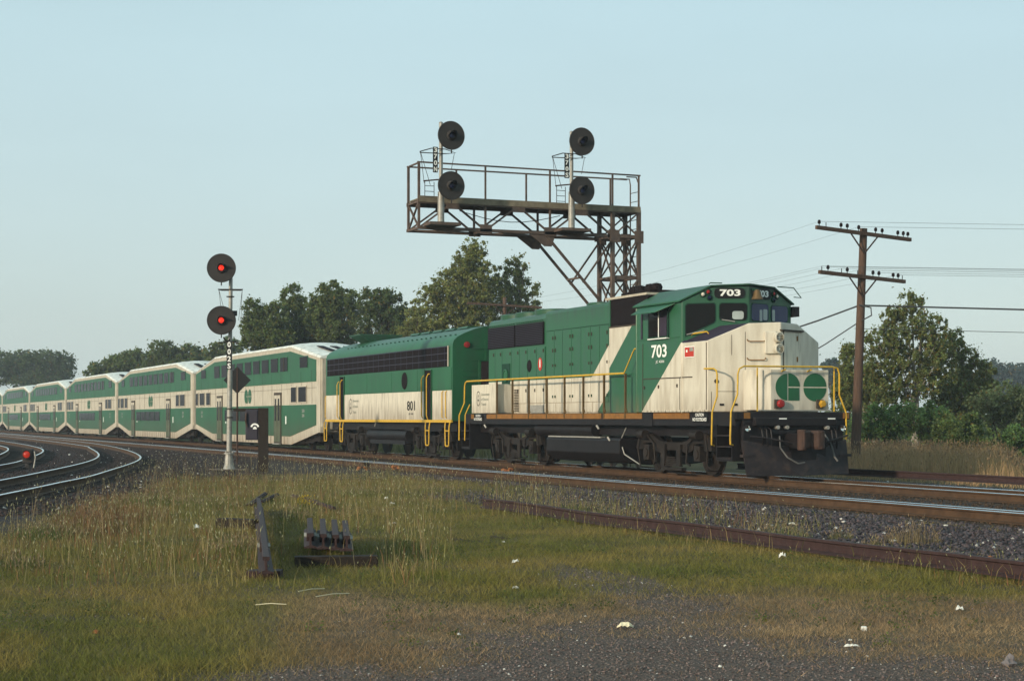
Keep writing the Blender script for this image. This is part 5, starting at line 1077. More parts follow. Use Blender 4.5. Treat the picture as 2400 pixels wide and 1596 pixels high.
tree(1215, 107, [(1207, 628, 28, 34), (1195, 660, 38, 40), (1230, 690, 38, 40), (1185, 720, 45, 50), (1240, 735, 35, 35), (1210, 760, 55, 35)], 'thinner tree right of the tallest one with sky showing through', 23000, .135, OLIVE, .38, dens=1.5)
wb = mat('pale poplar bark', (.22, .19, .15), .8, var=.3, scale=6)
tree(2140, 76, [(2138, 708, 30, 26), (2090, 740, 28, 26), (2130, 760, 60, 42), (2185, 770, 42, 32), (2070, 800, 55, 42), (2140, 830, 80, 50), (2205, 810, 40, 40), (2060, 865, 50, 45), (2120, 900, 90, 45), (2190, 880, 55, 45)], 'loose leafed poplar right of the leaning pole', 33000, .115, POP, .25, dens=2.6, squash=1.7, multi=3, trunk=.10, bark=wb, yellow=.14)
tree(2260, 78, [(2225, 800, 36, 30), (2245, 845, 50, 45), (2285, 880, 50, 45), (2240, 915, 75, 45), (2315, 925, 50, 40), (2250, 950, 70, 35)], 'lower poplar clump right of the taller loose leafed poplar', 24000, .115, POP, .25, dens=2.6, squash=1.7, multi=2, trunk=.08, bark=wb, yellow=.12)
tree(2030, 80, [(1990, 850, 22, 50), (2010, 900, 50, 55), (2050, 930, 60, 45), (1975, 930, 30, 45)], 'scrubby tree directly behind the leaning pole', 26000, .115, POP, .25, dens=2.6, squash=1.7, multi=2, trunk=.07, bark=wb, yellow=.1)
for i, (px, d, l, lb, n) in enumerate([
    (2080, 70, [(2075, 985, 60, 38), (2040, 1000, 45, 35)], 'green bush behind the tall brown grass, nearest the leaning pole', 12000),
    (2170, 69, [(2165, 985, 60, 45), (2200, 1010, 50, 35)], 'rounded green bush under the poplar', 12000),
    (2270, 66, [(2255, 1010, 62, 48), (2290, 1040, 50, 38)], 'dark green bush lowest at the right, beside the brown grass', 13000),
    (2350, 72, [(2335, 950, 62, 60), (2385, 965, 50, 60)], 'tall bush at the right edge below the hazy far trees', 13000),
    (2420, 66, [(2410, 1030, 60, 42), (2370, 1055, 40, 22)], 'bush cut by the right edge of the picture', 9000),
    (2230, 80, [(2230, 945, 60, 50), (2290, 950, 60, 45)], 'grey green shrub behind the rounded bush', 9000)]):
    tree(px, d, l, lb, n, .115, (BUSH, (.15, .23, .07), (.12, .17, .05), (.17, .21, .09), BUSH, (.15, .16, .09))[i], .30, dens=2.2, squash=1.35, name='bush', cat='bush', trunk=.04, multi=2, yellow=.05)
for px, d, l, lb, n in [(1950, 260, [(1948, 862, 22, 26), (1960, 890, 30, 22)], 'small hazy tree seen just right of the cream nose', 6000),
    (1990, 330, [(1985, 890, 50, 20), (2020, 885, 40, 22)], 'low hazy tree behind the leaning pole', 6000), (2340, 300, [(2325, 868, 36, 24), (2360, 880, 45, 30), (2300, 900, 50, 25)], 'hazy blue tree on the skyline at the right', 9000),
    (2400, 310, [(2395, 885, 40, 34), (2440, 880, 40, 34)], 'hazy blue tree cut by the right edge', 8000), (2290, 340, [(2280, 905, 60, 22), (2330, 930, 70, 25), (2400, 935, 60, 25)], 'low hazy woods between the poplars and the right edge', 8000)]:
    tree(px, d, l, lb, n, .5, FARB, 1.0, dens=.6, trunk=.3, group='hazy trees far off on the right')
# low dense wood that closes the horizon behind the train
hc = []; hr = []
for k in range(420):
    px = rng.uniform(230, 1500); d = rng.uniform(150, 215); x, y = xz(px, d); hc.append((max(x, 28), y, -.3 + rng.uniform(.4, 3.4))); hr.append(1.5)
for k in range(260):
    px = rng.uniform(1890, 2700); d = rng.uniform(95, 160); x, y = xz(px, d); hc.append((x, y, -.3 + rng.uniform(.3, 1.6))); hr.append(1.1)
hw = root('thicket', (30, 150, -.3), 'low dark thicket closing the horizon behind the train', 'bushes'); o = leaves('foliage', np.array(hc), np.array(hr), 60000, .4, DARK, hw); o['kind'] = 'stuff'

# ------------------------------------------------------------------ grass
def blades(name, x, y, h, wd, C, lean=.5, label=None, head=None, seg=2):
    one = seg == 1
    n = len(x); z = np.empty(n)
    for i in range(0, n, 40000): z[i:i + 40000] = ground_z(x[i:i + 40000], y[i:i + 40000])
    a = rng.random(n) * 6.283; ca, sa = np.cos(a), np.sin(a); lx = (rng.normal(size=n)) * lean * h; ly = rng.normal(size=n) * lean * h
    # blades turn their flat to a random side
    wx, wy = ca * wd / 2, sa * wd / 2
    B = np.stack([x, y, z - .01], 1); W_ = np.stack([wx, wy, np.zeros(n)], 1); T = B + np.stack([lx, ly, h], 1)
    M_ = B + np.stack([lx * .35, ly * .35, h * .6], 1)
    V = np.stack([B - W_, B + W_, M_ + W_ * .7, M_ - W_ * .7, T], 1).reshape(-1, 3); k = np.arange(n)[:, None] * 5
    F = np.concatenate([k + np.array([[0, 1, 2]]), k + np.array([[0, 2, 3]]), k + np.array([[3, 2, 4]])], 0); Cv = np.repeat(C, 5, 0)
    if one: V = np.stack([B - W_, B + W_, T], 1).reshape(-1, 3); F = np.arange(3 * n).reshape(n, 3); Cv = np.repeat(C, 3, 0)
    if head is not None:
        m_ = rng.random(n) < head[0]; j = np.where(m_)[0]; hn = len(j); Tt = T[j]; dr = np.stack([lx[j], ly[j], h[j]], 1); dr /= np.linalg.norm(dr, axis=1)[:, None] + 1e-6
        hw_ = head[2] * (.7 + .6 * rng.random(hn)); hl = head[1] * (.7 + .6 * rng.random(hn)); s1 = np.stack([ca[j] * hw_, sa[j] * hw_, hw_ * 0], 1); s2 = np.stack([-sa[j] * hw_, ca[j] * hw_, hw_ * 0], 1); dd = dr * hl[:, None] + np.stack([0 * hl, 0 * hl, -hl * .2], 1)
        V2 = np.stack([Tt - dd * .3, Tt + dd * .2 + s1, Tt + dd * .2 - s1, Tt + dd * .2 + s2, Tt + dd * .2 - s2, Tt + dd], 1).reshape(-1, 3); o_ = len(V); k2 = o_ + np.arange(hn)[:, None] * 6
        F = np.concatenate([F] + [k2 + np.array([q]) for q in ([0, 1, 3], [0, 3, 2], [0, 2, 4], [0, 4, 1], [5, 3, 1], [5, 2, 3], [5, 4, 2], [5, 1, 4])], 0)
        V = np.concatenate([V, V2]); Cv = np.concatenate([Cv, np.repeat(np.array(head[3])[None] * (.6 + .8 * rng.random((hn, 1))), 6, 0)])
    me = fast_mesh(name, V, F, np.clip(Cv, .004, .8), [mblade]); o = bpy.data.objects.new(name, me); col.objects.link(o); tag(o, label, 'grass', None, 'stuff'); return o
def sample(n, pxr, pyr, z=-.22, power=1.0):        # points spread evenly over the visible ground between two rows of the photo
    d0, d1 = 4020 * (EYE - z) / (pyr[1] - 981), 4020 * (EYE - z) / (pyr[0] - 981)
    t = rng.random(n); d = (d0 ** power + (d1 ** power - d0 ** power) * t) ** (1 / power); px = rng.uniform(*pxr, n); X = (px - 1200) / 4020 * d
    return X * math.cos(THETA) + d * math.sin(THETA), -X * math.sin(THETA) + d * math.cos(THETA), px, 981 + 4020 * (EYE - z) / d, d
def colors(n, a, c, x, y, s=1.5, seed=0, jit=.3):
    t = np.clip(fbm(x, y, s, seed) * 1.8 - .4 + (rng.random(n) - .5) * .5, 0, 1)[:, None]; C = np.array(a)[None] * (1 - t) + np.array(c)[None] * t; return C * (1 + jit * (rng.random((n, 1)) - .5) * 2)
def not_on_rail(x, y):
    k = (np.abs(x - 16.5) > .3) & (x < 15.6)
    return k & (np.minimum.reduce([dist_poly(x, y, L_) for L_ in (A_OUT, A_IN, B_OUT, B_IN)]) > .9)
# density of tall grass as seen over the photo
def tall_density(px, py, x, y):
    d1 = sstep(1082, 1118, py + 14 * (fbm(x, y, 2, 77) - .5)) * (1 - sstep(1330, 1400, py)) * (1 - sstep(960, 1090, px)) * .9
    d1 = np.where((px < 200) & (py < 1180 + (200 - px) * .25), 0, d1)
    strip = np.maximum(.7 * np.exp(-((py - (1158 + (px - 1130) * .105)) / 26) ** 2), np.exp(-((py - (1196 + (px - 1136) * .1187)) / 17) ** 2)) * sstep(1120, 1180, px) * (1 - sstep(1860, 1980, px))
    s2 = np.exp(-((py - (1178 + (px - 900) * -.01)) / 26) ** 2) * sstep(880, 960, px) * (1 - sstep(1040, 1150, px)) * .8
    s3 = np.exp(-((py - (1320 + (px - 2100) * .12)) / 22) ** 2) * sstep(1950, 2050, px) * .75
    clear = 1 - .85 * ((px > 670) & (px < 900) & (py > 1232)) - .8 * (np.abs(px - (606 + (py - 1166) * .12) - 8) < 26) * (py > 1165)
    return np.clip(np.maximum.reduce([d1, strip, s2, s3]), 0, 1) * sstep(.25, .75, fbm(x, y, 1.3, 41) * .8 + fbm(x, y, 4.0, 43) * .45) * np.clip(clear, .1, 1)
N1 = 680000                                        # short turf
x, y, px, py, d = sample(N1, (-60, 2460), (1110, 1600), power=.8)
g = gravel_mask(x, y); bmk = ballast_mask(x, y); keep = (rng.random(N1) > np.maximum(g * .985, bmk * .985)) & not_on_rail(x, y); x, y, px, py = x[keep], y[keep], px[keep], py[keep]; n = len(x)
dry = (sstep(1370, 1430, py + 80 * (fbm(x, y, 1.5, 21) - .5)) * sstep(520, 820, px))[:, None]
C = colors(n, (.145, .138, .026), (.25, .185, .055), x, y, 1.4, 3, .5) * (1 - dry) + colors(n, (.22, .14, .07), (.33, .225, .12), x, y, 1.2, 4, .45) * dry
gp_ = (fbm(x, y, 1.8, 61) > .60)[:, None] & (dry < .4); C = np.where(gp_, C * np.array([[.78, .88, .85]]), C)
blades('short_grass', x, y, (.03 + .05 * rng.random(n)) * (1 - .35 * dry[:, 0]) * (.6 + .8 * fbm(x, y, 1.1, 8)), .0040 + .0042 * rng.random(n), C, .8, 'short olive and brown turf covering the foreground', seg=1)
N2 = 88000                                        # tall grass with seed heads
x, y, px, py, d = sample(N2, (-80, 2460), (1085, 1420), power=1.0)
keep = (rng.random(N2) < tall_density(px, py, x, y)) & not_on_rail(x, y) & (gravel_mask(x, y) < .3) & ((ballast_mask(x, y) < .5) | (px > 1100)); x, y, px, py = x[keep], y[keep], px[keep], py[keep]; n = len(x)
C = colors(n, (.115, .13, .032), (.26, .19, .08), x, y, .8, 13, .5)
red = ((1.1 * np.exp(-((px - 245) / 105) ** 2 - ((py - 1205) / 70) ** 2) + .75 * np.exp(-((px - 400) / 190) ** 2 - ((py - 1130) / 40) ** 2) + .35 * (fbm(x, y, 1.1, 95) > .58)) > rng.random(n) * .85)[:, None]
C = np.where(red, np.array([[.20, .095, .045]]) * (.6 + .8 * rng.random((n, 1))), C)
nearrail = np.exp(-((py - (1166 + (px - 1130) * .105)) / 26) ** 2) * (px > 1130)
blades('tall_grass', x, y, (.09 + .24 * rng.random(n) ** 1.8 + .10 * nearrail * rng.random(n)) * (.6 + .7 * fbm(x, y, .9, 14)), .005 + .004 * rng.random(n), C, .28, 'taller seeding grass around the rusty rails and along the ballast edge', head=(.14, .035, .006, (.34, .32, .17)))
nw = 1500
wx_, wy_, wpx, wpy, wd_ = sample(nw, (-60, 2300), (1110, 1520), power=.9)
kk_ = not_on_rail(wx_, wy_) & (gravel_mask(wx_, wy_) < .5) & (ballast_mask(wx_, wy_) < .5) & (vnoise(wx_, wy_, 1.7, 91) > .42); wx_, wy_ = wx_[kk_], wy_[kk_]
wroot = root('low_weeds', (6, 20, -.25), 'small broad leafed weeds scattered through the turf', 'weeds')
wo_ = leaves('weed_leaves', np.stack([wx_, wy_, ground_z(wx_, wy_) + .015], 1), .04 + .05 * rng.random(len(wx_)), 20000, .021, (.095, .115, .032), wroot, squash=.5, yellow=.08); wo_['kind'] = 'stuff'
N5 = 4200
x, y, px, py, d = sample(N5, (-80, 1300), (1085, 1400), power=1.0)
keep = (rng.random(N5) < tall_density(px, py, x, y) * 1.2) & not_on_rail(x, y); x, y, px, py = x[keep], y[keep], px[keep], py[keep]; n = len(x)
blades('seed_stalks', x, y, .28 + .34 * rng.random(n), .004 + .003 * rng.random(n), colors(n, (.20, .17, .07), (.30, .22, .12), x, y, .7, 15, .5), .2, 'tall pale seed stalks standing out of the left hand grass', head=(.9, .055, .006, (.36, .33, .19)))
def clump(px, py, n, r, h, c, label, name='grass_clump'):
    cx, cy = gp(px, py); a = rng.random(n) * 6.283; rr = r * np.sqrt(rng.random(n)); x = cx + rr * np.cos(a) * .5; y = cy + rr * np.sin(a) * .5
    C = np.array(c)[None] * (.6 + .8 * rng.random((n, 1))); o = blades(name, x, y, h * (.35 + .65 * rng.random(n)) * (1 - .65 * (rr / r) ** 1.5), .004 + .003 * rng.random(n), C, .22, label, head=(.5, .05, .006, (.27, .20, .12))); return o
clump(2138, 1272, 300, .75, .42, (.19, .14, .07), 'dry brown grass clump growing against the bright rail at the right')
clump(2050, 1290, 260, .3, .25, (.13, .13, .05), 'small green grass tuft on the rusty rail')
clump(262, 1225, 420, 1.9, .55, (.15, .08, .04), 'tall reddish brown grass beside the curved track')
clump(205, 1250, 380, 1.5, .45, (.13, .075, .04), 'reddish brown grass a little nearer than the taller clump')
clump(330, 1180, 260, 2.0, .5, (.14, .08, .045), 'thin reddish grass in front of the silver signal mast')
clump(1970, 1262, 150, .35, .25, (.13, .12, .05), 'sparse tuft on the ballast right of the locomotive')
for px, py, n, r, h, c, lb in [(352, 1185, 420, 1.3, .42, (.09, .13, .035), 'dense green grass clump left of the mast, near the curve'), (110, 1262, 520, 1.0, .34, (.075, .11, .03), 'dense green grass clump close to the left edge'), (480, 1190, 420, 1.2, .36, (.12, .13, .04), 'grass clump midway between the mast and the long spare rail'),
        (560, 1290, 380, .7, .26, (.10, .12, .035), 'grass clump against the left side of the long spare rail'), (690, 1215, 320, .6, .28, (.11, .13, .035), 'grass clump between the long spare rail and the short rails'), (1015, 1150, 300, .9, .26, (.13, .14, .045), 'bright grass clump at the ballast edge left of the rusty rail'),
        (840, 1160, 300, 1.0, .3, (.12, .13, .045), 'grass clump on the ballast edge above the short rails'), (1830, 1262, 420, .9, .34, (.13, .14, .05), 'weed clump hiding the rusty rail right of the middle'), (1420, 1216, 300, .8, .3, (.12, .13, .045), 'weed clump hiding the rusty rail near the middle'), (1330, 1195, 300, .8, .3, (.13, .13, .045), 'weed clump at the rusty rail, below the fuel tank'), (20, 1330, 400, .8, .26, (.08, .10, .03), 'low grass clump at the extreme left')]:
    clump(px, py, n, r, h, c, lb)
# brown grass and weeds on the far side of the tracks
N3 = 60000
x = rng.uniform(25.5, 42, N3); y = rng.uniform(14, 66, N3); px, py, d = to_px(x, y, np.full(N3, -.3)); keep = (px > 1850) & (px < 2480) & ((x > 26.2) | (rng.random(N3) < .25)); x, y = x[keep], y[keep]; n = len(x); tall = sstep(26.5, 28.5, x + 2 * (fbm(x, y, 2, 5) - .5)) * (.35 + .65 * (1 - sstep(2330, 2420, px[keep])))
C = colors(n, (.40, .24, .13), (.27, .20, .09), x, y, 2.5, 33); blades('brown_grass', x, y, (.10 + .85 * tall * (.5 + .5 * rng.random(n))), .010 + .008 * rng.random(n), C, .16, 'tall brown grass between the far rail and the bushes', head=(.25, .10, .012, (.30, .20, .11)))
# blades scattered behind and beyond the curved tracks
N4 = 26000
x = rng.uniform(24.5, 60, N4); y = rng.uniform(60, 150, N4); n = N4; C = colors(n, (.10, .12, .04), (.18, .14, .06), x, y, 3, 35); blades('verge_grass', x, y, .15 + .35 * rng.random(n), .03 + .02 * rng.random(n), C, .2, 'rough green verge seen under the coaches')

# ------------------------------------------------------------------ loose stones
OCT = np.array([[1, 0, 0], [-1, 0, 0], [0, 1, 0], [0, -1, 0], [0, 0, 1], [0, 0, -1]], float); OF = np.array([[0, 2, 4], [2, 1, 4], [1, 3, 4], [3, 0, 4], [2, 0, 5], [1, 2, 5], [3, 1, 5], [0, 3, 5]])
def stones(name, x, y, s, C, label):
    n = len(x); z = np.empty(n)
    for i in range(0, n, 40000): z[i:i + 40000] = ground_z(x[i:i + 40000], y[i:i + 40000])
    J = OCT[None] * (.65 + .7 * rng.random((n, 6, 1))) + .25 * rng.normal(size=(n, 6, 3)); J[:, :, 2] *= .7; a = rng.random(n) * 6.283; ca, sa = np.cos(a)[:, None], np.sin(a)[:, None]
    Jx = J[:, :, 0] * ca - J[:, :, 1] * sa; Jy = J[:, :, 0] * sa + J[:, :, 1] * ca; V = np.stack([x[:, None] + Jx * s[:, None], y[:, None] + Jy * s[:, None], z[:, None] + (J[:, :, 2] + .25) * s[:, None]], 2).reshape(-1, 3)
    F = (np.arange(n)[:, None, None] * 6 + OF[None]).reshape(-1, 3); me = fast_mesh(name, V, F, np.repeat(C, 6, 0), [mpebble]); o = bpy.data.objects.new(name, me); col.objects.link(o); tag(o, label, 'stones', None, 'stuff')
def stone_cols(n, base=(.056, .046, .050), pale=.015):
    C = np.array(base)[None] * (.45 + 1.2 * rng.random((n, 1))); C[:, 0] *= 1 + .25 * (rng.random(n) - .4); p = rng.random(n) < pale; C[p] = np.array([.45, .42, .38]) * (.6 + .6 * rng.random((p.sum(), 1))); return C
x = rng.uniform(10.6, 15.9, 42000); y = rng.uniform(8, 46, 42000) ** 1.0; bmk = ballast_mask(x, y); k = (rng.random(len(x)) < bmk * 1.1) & (x < 16.1); x, y = x[k], y[k]; stones('ballast_stones', x, y, .016 + .022 * rng.random(len(x)), stone_cols(len(x)), 'dark ballast stones beside the bright rail')
x, y, px, py, d = sample(70000, (-30, 2440), (1330, 1600), power=1.2); k = rng.random(len(x)) < gravel_mask(x, y); x, y = x[k], y[k]; stones('gravel', x, y, .003 + .009 * rng.random(len(x)) ** 2.5, stone_cols(len(x), (.12, .093, .083), .03), 'fine grey gravel in the near foreground')
x, y, px, py, d = sample(26000, (-30, 620), (1035, 1215), power=1.0); k = rng.random(len(x)) < ballast_mask(x, y); x, y = x[k], y[k]; stones('cinders', x, y, .018 + .022 * rng.random(len(x)), stone_cols(len(x), (.032, .022, .020), .012), 'brown cinder stones between the curved tracks')
x = rng.uniform(22.6, 25.2, 9000); y = rng.uniform(10, 40, 9000); stones('far_ballast', x, y, .02 + .022 * rng.random(len(x)), stone_cols(len(x)), 'ballast stones on the far side of the main track')
x = rng.uniform(16.0, 20.4, 16000); y = rng.uniform(8, 60, 16000); k = (np.abs(x - 16.5) > .12) & (np.abs(x - 17.93) > .12); x, y = x[k], y[k]; stones('rusty_ballast', x, y, .014 + .016 * rng.random(len(x)), stone_cols(len(x), (.052, .032, .018), .003), 'rust stained ballast between the two main tracks')

# ------------------------------------------------------------------ scrap, spare rails, litter
def lone(b, name, m, label, cat, group=None, bevel=0, loc=None): o = b.build(name, m, bevel=bevel); tag(o, label, cat, group); return o
def spare_rail(p, q, z0, name, label, parent=None, group=None, joint=None):
    p, q = Vector(p), Vector(q); d = (q - p).normalized(); X = Vector((d.y, -d.x, 0)); b = MB(); pr = [(a, h + .171) for a, h in PROF]
    r_ = root(name, (p.x, p.y, p.z + z0), label, 'rail', group); b.prism(pr, (p.x, p.y, z0 + p.z), X, UPZ, q - p); b.build('rail_bar', mraildk, r_)
    if joint:
        jp = p.lerp(q, joint)
        for s in (-1, 1):
            MB().obox(jp, X, UPZ, d, (s * .03 - .014, z0 + .03, -.32), (s * .03 + .014, z0 + .125, .32)).build('joint_bar', mraildk, r_)
            for k in (-.2, .0, .2): MB().cyl(jp + d * k + X * (s * .04) + UPZ * (z0 + .08), jp + d * k + X * (s * .075) + UPZ * (z0 + .08), .016, n=6).build('bolt', mgal, r_)
    return r_
lx, ly = gp(630, 1340, -.2); fx, fy_ = gp(606, 1186, -.17)
def at(px, y, Z): x, y_ = gp(px, y, Z); return Vector((x, y_, 0))
spare_rail(at(624, 1303, .02), at(606, 1166, .02), -.155, 'spare_rail', 'long rusty rail lying alone on the grass, pointing at the telephone post', joint=.22)
tmp = at(618, 1338, -.17); tag(lone(MB().obox(tmp, dirc, UPZ, -CAMF, (-.16, -.28, -.1), (.18, -.16, .14)), 'tie_plate_stack', mraildk, 'rusty plates under the near end of the long spare rail', 'scrap metal'))
wh = ('leftmost of the four short rusty rails standing in a row on a tie', 'second from left of the four short rusty rails on a tie', 'third from left of the four short rusty rails on a tie', 'rightmost of the four short rusty rails, its head chipped pale')
for i, (a, c) in enumerate(((728, 726), (758, 756), (787, 783), (813, 808))): spare_rail(at(a, 1248 + i * 2, .10), at(c, 1212 + i * 2, .10), -.075, 'short_rail', wh[i], group='short rusty rails laid side by side', joint=.35)
def timber(a, c, w_, h_, label, z=-.24, grp=None):
    a, c = Vector(a), Vector(c); b = MB(); b.beam(a + UPZ * (z + h_ / 2), c + UPZ * (z + h_ / 2), w_, h_); return lone(b, 'old_tie', mtie, label, 'railway tie', grp, bevel=.012)
timber(at(690, 1322, -.2), at(886, 1320, -.2), .20, .17, 'dark tie lying under the four short rails', -.28)
timber(at(742, 1288, -.2), at(800, 1284, -.2), .2, .10, 'dark tie hidden in the shade under the far ends of the short rails', -.2)
timber(at(515, 1232, -.2), at(606, 1236, -.2), .2, .16, 'old dark tie in the grass left of the long spare rail', -.24)
for a, c, w_, lb in ((at(583, 1172, -.1), at(622, 1150, -.1), .12, 'rusty joint bar leaning at the far end of the long spare rail'), (at(612, 1166, -.1), at(650, 1152, -.1), .10, 'second rusty joint bar crossing the far end of the long spare rail'),
        (at(686, 1154, -.12), at(745, 1172, -.12), .11, 'rusty steel strip lying in the weeds, upper half'), (at(730, 1166, -.12), at(782, 1186, -.12), .10, 'rusty steel strip lying in the weeds, lower half')):
    b = MB(); b.beam(a + UPZ * -.19, c + UPZ * -.16, w_ * .8, .03); b.beam(a + UPZ * -.175, c + UPZ * -.145, w_ * .35, .045); lone(b, 'scrap_bar', mraildk, lb, 'scrap metal', bevel=.004)
def lump(c, s, m, name, label, cat, seed=0, flat=.6, sub=2, group=None):
    rs = random.Random(seed); b = bmesh_ico(sub); me = bpy.data.meshes.new(name); vs = []
    ph = [rs.uniform(0, 6) for _ in range(6)]
    for v in b[0]:
        k = 1 + .22 * math.sin(3 * v[0] + ph[0]) + .18 * math.sin(4 * v[1] + ph[1]) + .2 * math.sin(5 * v[2] + ph[2]) + rs.uniform(-.14, .14); vs.append((v[0] * s[0] * k, v[1] * s[1] * k, max(v[2] * s[2] * k, -s[2] * .5)))
    me.from_pydata(vs, [], b[1]); me.materials.append(m); me.update(); o = bpy.data.objects.new(name, me); col.objects.link(o); o.location = c; o.rotation_euler.z = rs.uniform(0, 3); tag(o, label, cat, group); return o
import bmesh
_ico = {}
def bmesh_ico(sub):
    if sub not in _ico:
        bm_ = bmesh.new(); bmesh.ops.create_icosphere(bm_, subdivisions=sub, radius=1); _ico[sub] = ([tuple(v.co) for v in bm_.verts], [tuple(v.index for v in f.verts) for f in bm_.faces]); bm_.free()
    return _ico[sub]
def crumple(px, py, w_px, h_px, m, name, label, seed, cat='litter', tilt=0, group=None):
    x, y = gp(px, py); z = gz(x, y); d = y * math.cos(THETA) + x * math.sin(THETA); K = d / 4020
    rs = random.Random(seed); nx, ny = 9, 5; b = MB(); W, H = w_px * K, h_px * K
    for i in range(nx):
        for j in range(ny):
            u, v = i / (nx - 1) - .5, j / (ny - 1) - .5; env = max(0, 1 - (2 * u) ** 4) ** .5
            p = Vector((x, y, z)) + dirc * (u * W) + (-CAMF) * (v * H * 1.3 * env) + UPZ * (H * (.25 + .75 * env * (.5 + .5 * math.cos(v * 3.1))) * (.75 + rs.uniform(-.3, .3)) + u * tilt * W)
            b.v.append(tuple(p + Vector((rs.uniform(-1, 1), rs.uniform(-1, 1), 0)) * W * .03))
    for i in range(nx - 1):
        for j in range(ny - 1): a = i * ny + j; b.f.append((a, a + ny, a + ny + 1, a + 1)); b.mi.append(0)
    o = b.build(name, m); sd = o.modifiers.new('thick', 'SOLIDIFY'); sd.thickness = .004; tag(o, label, cat, group); return o
LIT = [(756, 1316, 28, 16, mlit, 'crumpled white paper on the turf in front of the short rails', -.45), (843, 1324, 18, 10, mlity, 'small yellowed paper scrap right of the short rails', 0), (462, 1238, 20, 14, mlit, 'white paper scrap in the grass left of the long spare rail', 0),
    (1465, 1466, 40, 15, mlity, 'flattened cream paper cup on the gravel edge', .0), (1207, 1315, 18, 12, mlit, 'white scrap on the turf right of the bare patch', .4), (1208, 1378, 17, 9, mlit, 'small pale scrap at the edge of the brown turf', 0), (1180, 1268, 8, 6, mlit, 'tiny white scrap beside the small bare patch', 0),
    (1834, 1306, 18, 18, mlit, 'crushed white cup beside the weeds at the rusty rail', 0), (2249, 1428, 18, 14, mlit, 'pale plastic cup in the turf at the right', 0), (1997, 1512, 38, 9, mlit, 'thin curved white strip on the gravel at the right', 0), (1993, 1498, 9, 6, mlit, 'tiny white chip above the curved strip', 0),
    (920, 1182, 12, 7, mlit, 'white scrap on the ballast edge behind the turf', 0), (905, 1170, 10, 8, mlit, 'second white scrap on the ballast edge, slightly to the left', 0), (924, 1223, 12, 4, mlit, 'flat pale chip on the smooth turf', 0)]
for i, (px, py, w_, h_, m, lb, tl) in enumerate(LIT): crumple(px, py, w_, h_, m, 'paper_scrap' if m is mlit else 'paper_cup', lb, i, tilt=tl)
x, y = gp(2026, 1475); g_ = gz(x, y); cb = MB().obox((x, y, g_), dirc, UPZ, -CAMF, (-.022, -.01, 0), (.022, .035, .034)); o = lone(cb, 'polystyrene_block', mlit, 'small square white block on the gravel near the right', 'litter', bevel=.008)
x, y = gp(2366, 1556); lump((x, y, gz(x, y) + .02), (.05, .04, .045), mstone, 'rock', 'fist sized grey rock at the lower right edge', 'rock', 3, 1, 2)
for i, (px, py, s, lb) in enumerate([(1687, 1556, .014, 'small white pebble low on the gravel'), (1618, 1486, .013, 'small white pebble higher on the gravel'), (1076, 1481, .016, 'white pebble on the brown turf'), (225, 1477, .03, 'brownish stone in the turf at the left'), (1700, 1508, .013, 'white pebble right of the cup'), (1858, 1228, .05, 'white stone on the ballast behind the weeds'), (1778, 1242, .04, 'white stone in the weeds on the ballast'),
        (2096, 1270, .05, 'pale stone beside the brown grass clump'), (163, 1069, .06, 'white stone between the curved tracks'), (102, 1060, .07, 'white stone just behind the dwarf signal'), (2218, 1240, .04, 'pale stone on the ballast at the right'), (2322, 1303, .035, 'orange brown stone on the ballast at the right')]):
    x, y = gp(px, py); lump((x, y, gz(x, y) + s * .3), (s, s * .8, s * .7), mlit if 'orange' not in lb and 'brownish' not in lb else morange, 'stone', lb, 'stone', i + 10, .7, 1)
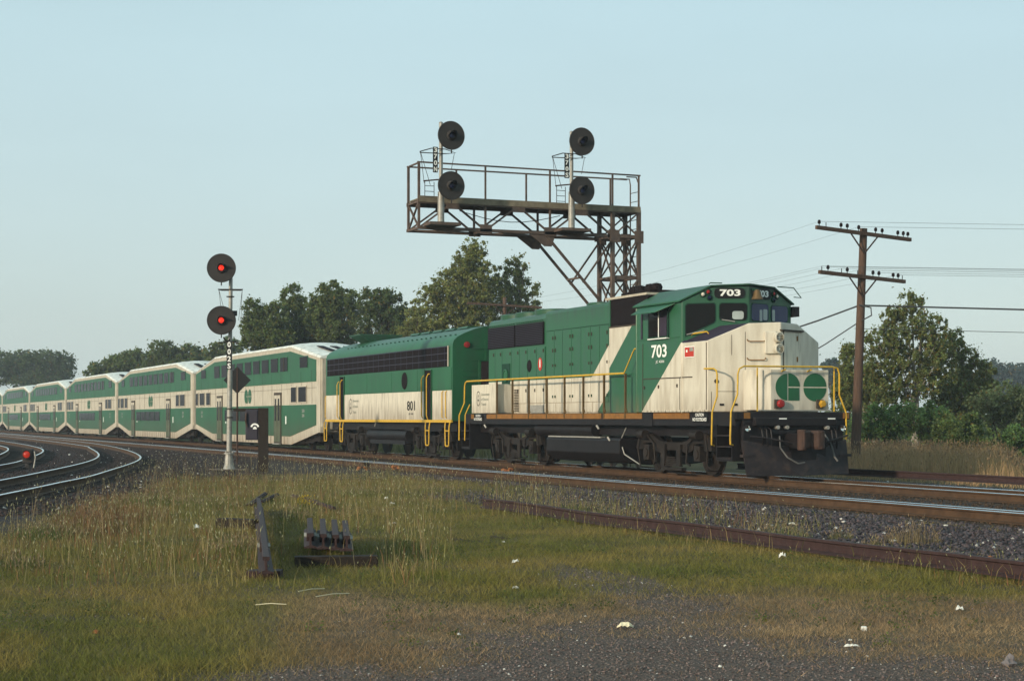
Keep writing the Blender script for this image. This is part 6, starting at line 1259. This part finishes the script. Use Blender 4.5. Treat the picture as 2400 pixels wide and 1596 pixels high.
for i, (px, py, Z, lb) in enumerate([(848, 1102, -.16, 'orange rusty lump on the ballast left of the other, in front of unit 801'), (928, 1096, -.10, 'orange rusty lump against the bright rail in front of unit 801'), (1190, 1100, -.17, 'orange rusty lump between the tracks in front of the locomotive')]):
    x, y = gp(px, py, Z)
    if i == 2: x, y = 18.9, 46.6
    r_ = root('scrap_pile', (x, y, gz(x, y)), lb, 'scrap metal', 'orange rusty lumps by the rails')
    for k in range(5):
        o = lump((random.uniform(-.13, .13), random.uniform(-.08, .08), .04 + random.uniform(0, .07)), (.07, .06, .05), morange, 'rusty_piece', None, None, 40 + 7 * i + k, .8, 1); o.parent = r_
b = MB(); sx, sy = gp(1080, 1262); lump((sx, sy, gz(sx, sy) - .02), (.34, .22, .035), mat('bare dark soil', (.030, .020, .015), .95, var=.4, scale=12, bump=.6), 'soil_mound', 'bare dark mound of soil in the turf at the centre', 'soil', 77, .5, 3)
sx, sy = gp(1174, 1258); lump((sx, sy, gz(sx, sy) - .02), (.15, .12, .05), MATS['bare dark soil'], 'soil_mound', 'smaller dark soil mound right of the big one', 'soil', 78, .5, 3)
# yellow flower plant, straws
x, y = gp(712, 1196); n = 110; a = rng.random(n) * 6.283; rr = .10 * np.sqrt(rng.random(n)); yf = blades('goldenrod', x + rr * np.cos(a), y + rr * np.sin(a), .12 + .16 * rng.random(n), .006 + 0 * rr, np.tile(np.array([[.10, .12, .03]]), (n, 1)), .25, 'yellow flowering weed beside the rusty strips', head=(.7, .04, .009, (.42, .30, .03))); yf['category'] = 'plant'
for i, (px, py, l, an, lb) in enumerate([(635, 1422, .13, .05, 'pale straw lying flat on the turf, leftmost'), (780, 1400, .15, .45, 'pale straw on the turf under the white paper'), (730, 1388, .12, .5, 'grey twig on the turf left of the pale straw')]):
    x, y = gp(px, py); dd = dirc * math.cos(an) - CAMF * math.sin(an) * 2.2; p = Vector((x, y, gz(x, y) + .045)); lone(MB().tube([p - dd * l, p + UPZ * .01, p + dd * l], .004, 5), 'straw', mlity, lb, 'straw')

# ------------------------------------------------------------------ summer haze
hz = MB().box((-300, -60, -1.8), (420, 620, 24)); m = bpy.data.materials.new('haze'); m.use_nodes = True; t = m.node_tree; t.nodes.clear(); pv = t.nodes.new('ShaderNodeVolumePrincipled'); ov = t.nodes.new('ShaderNodeOutputMaterial')
pv.inputs['Color'].default_value = (.80, .90, 1.0, 1); pv.inputs['Density'].default_value = .00045; pv.inputs['Anisotropy'].default_value = .0
t.links.new(pv.outputs[0], ov.inputs['Volume']); o = hz.build('haze', m); o['kind'] = 'stuff'; o['label'] = 'pale summer haze over the railway'
